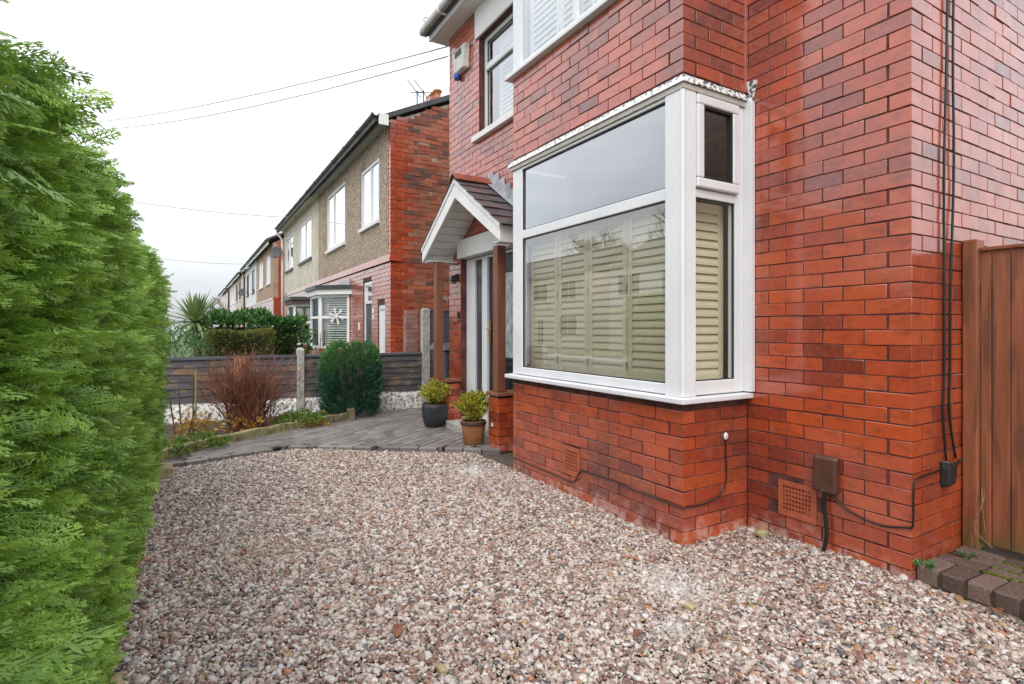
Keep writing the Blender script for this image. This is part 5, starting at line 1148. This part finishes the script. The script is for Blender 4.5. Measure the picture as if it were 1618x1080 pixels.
# canted bay with flat roof
def canted_bay(parent, y0, y1, out, z0, z1, roofm, fr='upvc', blinds=False, fascia='white_paint'):
    c = [(0,y0),(-out,y0+out),(-out,y1-out),(0,y1)]; bwall = MB(); bwall.hexa([(.1,y0,0)]+[(x,y,0) for x,y in c]+[(.1,y1,0)], [(.1,y0,z0)]+[(x,y,z0) for x,y in c]+[(.1,y1,z0)]); wpart = bwall.build('bay_wall', 'brick_far', parent)
    bw_ = MB(); t = .06
    for i in range(3):
        a_, e_ = Vector((*c[i],0)), Vector((*c[i+1],0)); d_ = (e_-a_).normalized()
        for p in (a_+d_*t/2, e_-d_*t/2): bw_.beam(p+Vector((0,0,z0)), p+Vector((0,0,z1)), t, t, d_)
        for z in (z0+.03, z1-.03, z1-.52): bw_.beam(a_+d_*t+Vector((0,0,z)), e_-d_*t+Vector((0,0,z)), .05, .06)
    w_ = bw_.build('bay_window', fr, parent)
    for i in range(3):
        a_, e_ = Vector((*c[i],0)), Vector((*c[i+1],0)); d_ = (e_-a_).normalized(); nr = Vector((d_.y,-d_.x,0)); nr = nr if nr.x < 0 else -nr
        for za, zb in ((z0+.06,z1-.55),(z1-.49,z1-.06)):
            b = MB(); p, q = a_+d_*t, e_-d_*t; b.hexa([(p.x,p.y,za),(q.x,q.y,za),(q.x-nr.x*.006,q.y-nr.y*.006,za),(p.x-nr.x*.006,p.y-nr.y*.006,za)], [(p.x,p.y,zb),(q.x,q.y,zb),(q.x-nr.x*.006,q.y-nr.y*.006,zb),(p.x-nr.x*.006,p.y-nr.y*.006,zb)]); b.build('pane', 'glass', w_)
        if blinds:
            for k in range(int((z1-z0-.12)/.055)):
                z = z0+.09+k*.055; b = MB(); p, q = a_+d_*.08-nr*.09, e_-d_*.08-nr*.09; b.beam(p+Vector((0,0,z)), q+Vector((0,0,z)), .04, .004, (nr+Vector((0,0,1.3))).normalized()); b.build('blind_slat', 'white_shutter', w_)
    b = MB(); o2 = out+.09; rr_ = [(.0,y0-.16),(-o2,y0+out-.1),(-o2,y1-out+.1),(.0,y1+.16)]; b.hexa([(x,y,z1) for x,y in rr_], [(x,y,z1+.12) for x,y in rr_]); b.build('bay_fascia', fascia, w_)
    o2 = out+.14; rr_ = [(.0,y0-.22),(-o2,y0+out-.13),(-o2,y1-out+.13),(.0,y1+.22)]; b = MB(); b.hexa([(x,y,z1+.122) for x,y in rr_], [(x,y,z1+.21) for x,y in rr_]); b.build('bay_roof', roofm, w_)
    b = MB(); b.hexa([(-.003,y0,z1+.211),(-.3,y0+.2,z1+.211),(-.3,y1-.2,z1+.211),(-.003,y1,z1+.211)], [(-.003,y0,z1+.36),(-.02,y0+.02,z1+.36),(-.02,y1-.02,z1+.36),(-.003,y1,z1+.36)]); b.build('bay_lead', 'lead_grey', w_)
    return w_
bw1 = canted_bay(h1, 11.36, 13.50, .55, .85, 2.10, 'gutter_black', blinds=True)
box('room_back', 'dark_gasket', h1, .6, .65, 11.0, 13.6, .2, 2.4, bevel=0)
sf = MB(); cx_, cy_, cz_ = -.24, 11.57, 1.60; tdir = Vector((-1,1,0)).normalized()
for k in range(6):
    a = k*math.pi/3+.26; L = .2; pa = Vector((cx_,cy_,cz_)); v = tdir*math.cos(a)*L+Vector((0,0,math.sin(a)*L)); sf.tube([pa, pa+v], .014, 6)
    for s_ in (-1,1): a2 = a+s_*.6; m2 = pa+v*.6; sf.tube([m2, m2+(tdir*math.cos(a2)+Vector((0,0,math.sin(a2))))*.07], .011, 5)
sf.v = [(x-.02,y-.02,z) for x,y,z in sf.v]; tag(sf.build('snowflake_decoration', 'tip_white'), 'white snowflake decoration on the neighbouring bay window', 'decoration')
# ---- its other half: cream render
h2 = empty('semi_detached_house', (0,14.87,0), 'cream rendered house joined to the pebbledashed one', 'house', 'houses along the street')
box('lower_wall', 'brick_far', h2, .0, 7, 14.861, 21.4, -.1, 2.55, bevel=0)
core('y', -.015, .2, 14.861, 21.41, 2.69, E5, [(15.89,17.98,3.47,4.72),(19.3,20.95,3.47,4.72)]).build('render_wall', 'cream_render', h2); box('far_gable', 'brick_far', h2, .2, 7, 21.2, 21.4, 2.55, 5.1, bevel=0)
b = MB(); b.box(-.035,.2,14.861,21.43,2.55,2.61); b.box(-.02,.2,14.861,21.42,2.612,2.685); b.build('string_course', 'brick_orange', h2)
window(h2, 15.89, 17.98, 3.47, 4.72, mull=(.5,), sill='gutter_black'); window(h2, 19.3, 20.95, 3.47, 4.72, mull=(.5,), tran=(0,4.4), sill='gutter_black')
rf2, _ = pitched_roof(h2, 14.862, 21.41, 5.128); box('fascia', 'cream_render', rf2, -.235, -.20, 14.87, 21.5, 5.02, 5.2, bevel=0); box('soffit', 'cream_render', rf2, -.2, -.005, 14.87, 21.5, 5.08, 5.1, bevel=0); gutter_run(rf2, 14.87, 21.55, 5.19, 'gutter_black', -.295, .055)
MB().tube([(-.28,21.42,5.14),(-.27,21.42,5.0),(-.09,21.40,4.75),(-.08,21.40,.1)], .045, 8).build('downpipe', 'white_paint', rf2, True)
canted_bay(h2, 14.98, 17.2, .55, .85, 2.02, 'gutter_black', fascia='pot_band')
def dish(c, label):
    e = empty('satellite_dish', c, label, 'satellite dish', 'satellite dishes on the house corners'); v, f = [], []; ax = Vector((-.55,-.8,.25)).normalized(); s1 = ax.orthogonal().normalized(); s2 = ax.cross(s1); b = MB(); n = 20; rings = [0,.08,.15,.21,.26]
    for r_ in rings:
        for k in range(n): t = 2*math.pi*k/n; q = Vector(c)+s1*r_*math.cos(t)+s2*r_*.9*math.sin(t)+ax*(r_*r_*.8-.06); b.v.append(tuple(q))
    for i in range(len(rings)-1):
        for k in range(n): b.f.append((i*n+k,i*n+(k+1)%n,(i+1)*n+(k+1)%n,(i+1)*n+k))
    o = b.build('reflector', 'dish_grey', e, True); sm = o.modifiers.new('t','SOLIDIFY'); sm.thickness = .012
    b = MB(); b.tube([tuple(Vector(c)-ax*.1), (-.02,c[1]+.1,c[2]-.05)], .02, 6); b.build('bracket', 'dish_grey', e); b = MB(); lo = Vector(c)-Vector((0,0,.23)); b.tube([tuple(lo), tuple(Vector(c)+ax*.25-Vector((0,0,.1)))], .012, 6); b.build('feed_arm', 'dish_grey', e)
dish((-.33,21.35,4.25), 'grey satellite dish on the far corner of the cream house'); dish((-.33,37.2,3.62), 'smaller-looking satellite dish further down the street')
# ---- farther pairs
def far_house(y0, y1, upm, label, wins, gable=None, gut='gutter_black', fas='white_paint', wf='upvc', sill='white_paint'):
    h = empty('semi_detached_house', (0,y0,0), label, 'house', 'houses along the street'); box('lower_wall', 'brick_far', h, 0, 7, y0+.001, y1-.001, -.1, 2.6, bevel=0)
    core('y', -.015, .2, y0+.001, y1-.001, 2.7, 5.1, [(a_,b_,c_,d_) for a_,b_,c_,d_ in wins]).build('upper_wall', upm, h); box('string_course', 'brick_orange', h, -.03, .2, y0, y1, 2.601, 2.699, bevel=0)
    if gable: box('gable_wall', 'brick_far', h, .201, 7, y0-.012 if gable == 'near' else y1-.2, y0+.2 if gable == 'near' else y1+.0, 2.6, 5.1, bevel=0); b = MB(); yy = (y0-.012, y0+.2) if gable == 'near' else (y1-.2,y1); b.hexa([(-.0,yy[0],5.1),(7,yy[0],5.1),(7,yy[1],5.1),(-.0,yy[1],5.1)], [(3.45,yy[0],6.85),(3.55,yy[0],6.85),(3.55,yy[1],6.85),(3.45,yy[1],6.85)]); b.build('gable_top', 'brick_far', h)
    for w in wins: window(h, *w, fr=wf, sill=sill)
    r_, _z = pitched_roof(h, y0-(.1 if gable == 'near' else 0), y1+(.1 if gable == 'far' else 0), 5.25); box('fascia', fas, r_, -.235, -.2, y0, y1, 5.0, 5.2, bevel=0); gutter_run(r_, y0, y1, 5.19, gut, -.295, .055)
    return h, r_
h3, r3 = far_house(24.7, 31.7, 'brown_render', 'tan rendered house with orange brick gable beyond the cream house', [(25.7,27.2,3.4,4.7),(28.6,30.4,3.4,4.7)], 'near')
h4, r4 = far_house(31.7, 38.7, 'white_render', 'white rendered house with dark-framed windows beyond the tan one', [(32.6,34.2,3.4,4.7),(36.0,37.6,3.4,4.7)], 'far', wf='gutter_black', sill='gutter_black')
MB().tube([(-.28,38.6,5.1),(-.08,38.6,4.7),(-.08,38.6,.1)], .05, 8).build('downpipe', 'gutter_black', r4, True)
h5, r5 = far_house(41.3, 48.0, 'cream_render', 'distant cream house with dark gutter', [(42.3,44.0,3.4,4.7),(45.5,47.0,3.4,4.7)], 'near', wf='gutter_black')
h6, r6 = far_house(48.0, 55.0, 'white_render', 'distant white house at the end of the visible terrace', [(49.2,50.8,3.4,4.7),(52.2,53.8,3.4,4.7)], 'far'); MB().tube([(-.28,55.2,5.1),(-.08,55.2,4.7),(-.08,55.2,.1)], .05, 8).build('downpipe', 'gutter_black', r6, True)
h7, r7 = far_house(58.0, 72.0, 'brick_far', 'farthest brick house of the row, small above the hedges', [(59.5,61.0,3.4,4.7),(63,65,3.4,4.7)], 'near')
for r_, y in ((r3,31.7),(r5,48.0)): chimney(r_, 3.5, y, 6.6, 8.7, 4)

# ---- across the road: only seen mirrored in the bay panes
def opposite(y0, upm, label):
    h = empty('opposite_house', (-21,y0,0), label, 'house', 'houses across the road'); y1 = y0+7.2; x = -21
    box('lower_wall', 'cream_render', h, x-7, x, y0, y1, -.1, 2.7, bevel=0); box('upper_wall', upm, h, x-7, x-.01, y0+.01, y1-.01, 2.7, 5.2, bevel=0)
    for a_, b_, z0_, z1_ in ((.9,2.7,3.3,4.7),(4.4,6.4,3.3,4.7),(.8,3.0,.8,2.3),(4.9,5.8,0,2.1)):
        w_ = box('window', 'upvc', h, x-.02, x+.04, y0+a_, y0+b_, z0_, z1_, bevel=0); m_ = (a_+b_)/2
        box('pane', 'dark_gasket', w_, x+.041, x+.045, y0+a_+.08, y0+m_-.04, z0_+.08, z1_-.08, bevel=0); box('pane', 'dark_gasket', w_, x+.041, x+.045, y0+m_+.04, y0+b_-.08, z0_+.08, z1_-.08, bevel=0)
    b = MB(); a = [(x+.35,5.2),(x-3.5,7.3),(x-7.3,5.2)]; b.hexa([(q,y0,z) for q,z in a], [(q,y1,z) for q,z in a]); b.build('roof', 'roof_dark', h)
for y0, u, lb in ((11,'cream_render','cream house across the road, mirrored in the bay glass nearest the corner post'),(18.3,'white_render','white house across the road, mirrored in the bay panes'),(28,'cream_render','cream house across the road mirrored next to the bare trees'),(35.3,'white_render','white house across the road, farthest along the mirrored row')): opposite(y0, u, lb)
def bare_tree(c, H, seed, label):
    e = empty('bare_tree', c, label, 'tree'); rr = random.Random(seed); tr, br = MB(), MB()
    def grow(p, d, L, r_, lv):
        q = p+d*L; m2 = p.lerp(q,.5)+Vector((rr.gauss(0,.04),rr.gauss(0,.04),0))*L; (tr if lv < 2 else br).tube([p, m2, q], [r_,r_*.85,r_*.65], 6 if lv < 2 else 4, False)
        if lv >= 5: return
        for k in range(rr.randint(3,4) if lv else 5):
            nd = (d+Vector((rr.gauss(0,.5),rr.gauss(0,.5),rr.gauss(.15,.3)))).normalized(); grow(p.lerp(q, rr.uniform(.55,1)), nd, L*rr.uniform(.55,.78), r_*.55, lv+1)
    grow(Vector(c), Vector((0,0,1)), H*.33, H*.022, 0); tr.build('trunk', 'bark', e); br.build('branches', 'bark', e)
bare_tree((-29,24,0), 14, 4, 'bare tree behind the houses across the road'); bare_tree((-29,36,0), 15, 5, 'taller bare tree behind the houses across the road')
bare_tree((2,95,0), 9, 6, 'faint bare tree at the end of the street'); bare_tree((6,110,0), 12, 8, 'second faint bare tree behind the last houses'); bare_tree((-1,84,0), 7, 9, 'small bare tree in front of the farthest houses')

# ============================================================ OVERHEAD WIRES
def wire(p, q, sag, label, r_=.011):
    p, q = Vector(p), Vector(q); pts_ = [p.lerp(q, t)-Vector((0,0,sag*4*t*(1-t))) for t in np.linspace(0,1,18)]
    tag(MB().tube(pts_, r_, 5).build('overhead_wire', 'gutter_grey', None, True), label, 'wire', 'wires across the sky')
def atd(px, py, t): d = (px-809)/F*_r+_f; return (CAMP[0]+d[0]*t, CAMP[1]+d[1]*t, CAMP[2]+(519-py)/F*t)
wire((-.03,5.765,5.30), atd(100,196,19), .22, 'upper of the two wires leading to our eaves', .009); wire((-.03,5.765,5.16), atd(100,205,18), .30, 'lower of the two wires leading to our eaves', .009)
wire((-.05,18.2,5.05), atd(150,308,19), .12, 'nearly level wire ending at the cream house eaves'); wire((-.05,33,5.0), atd(180,396,29), .2, 'lowest wire, ending at the white house further down', .014)
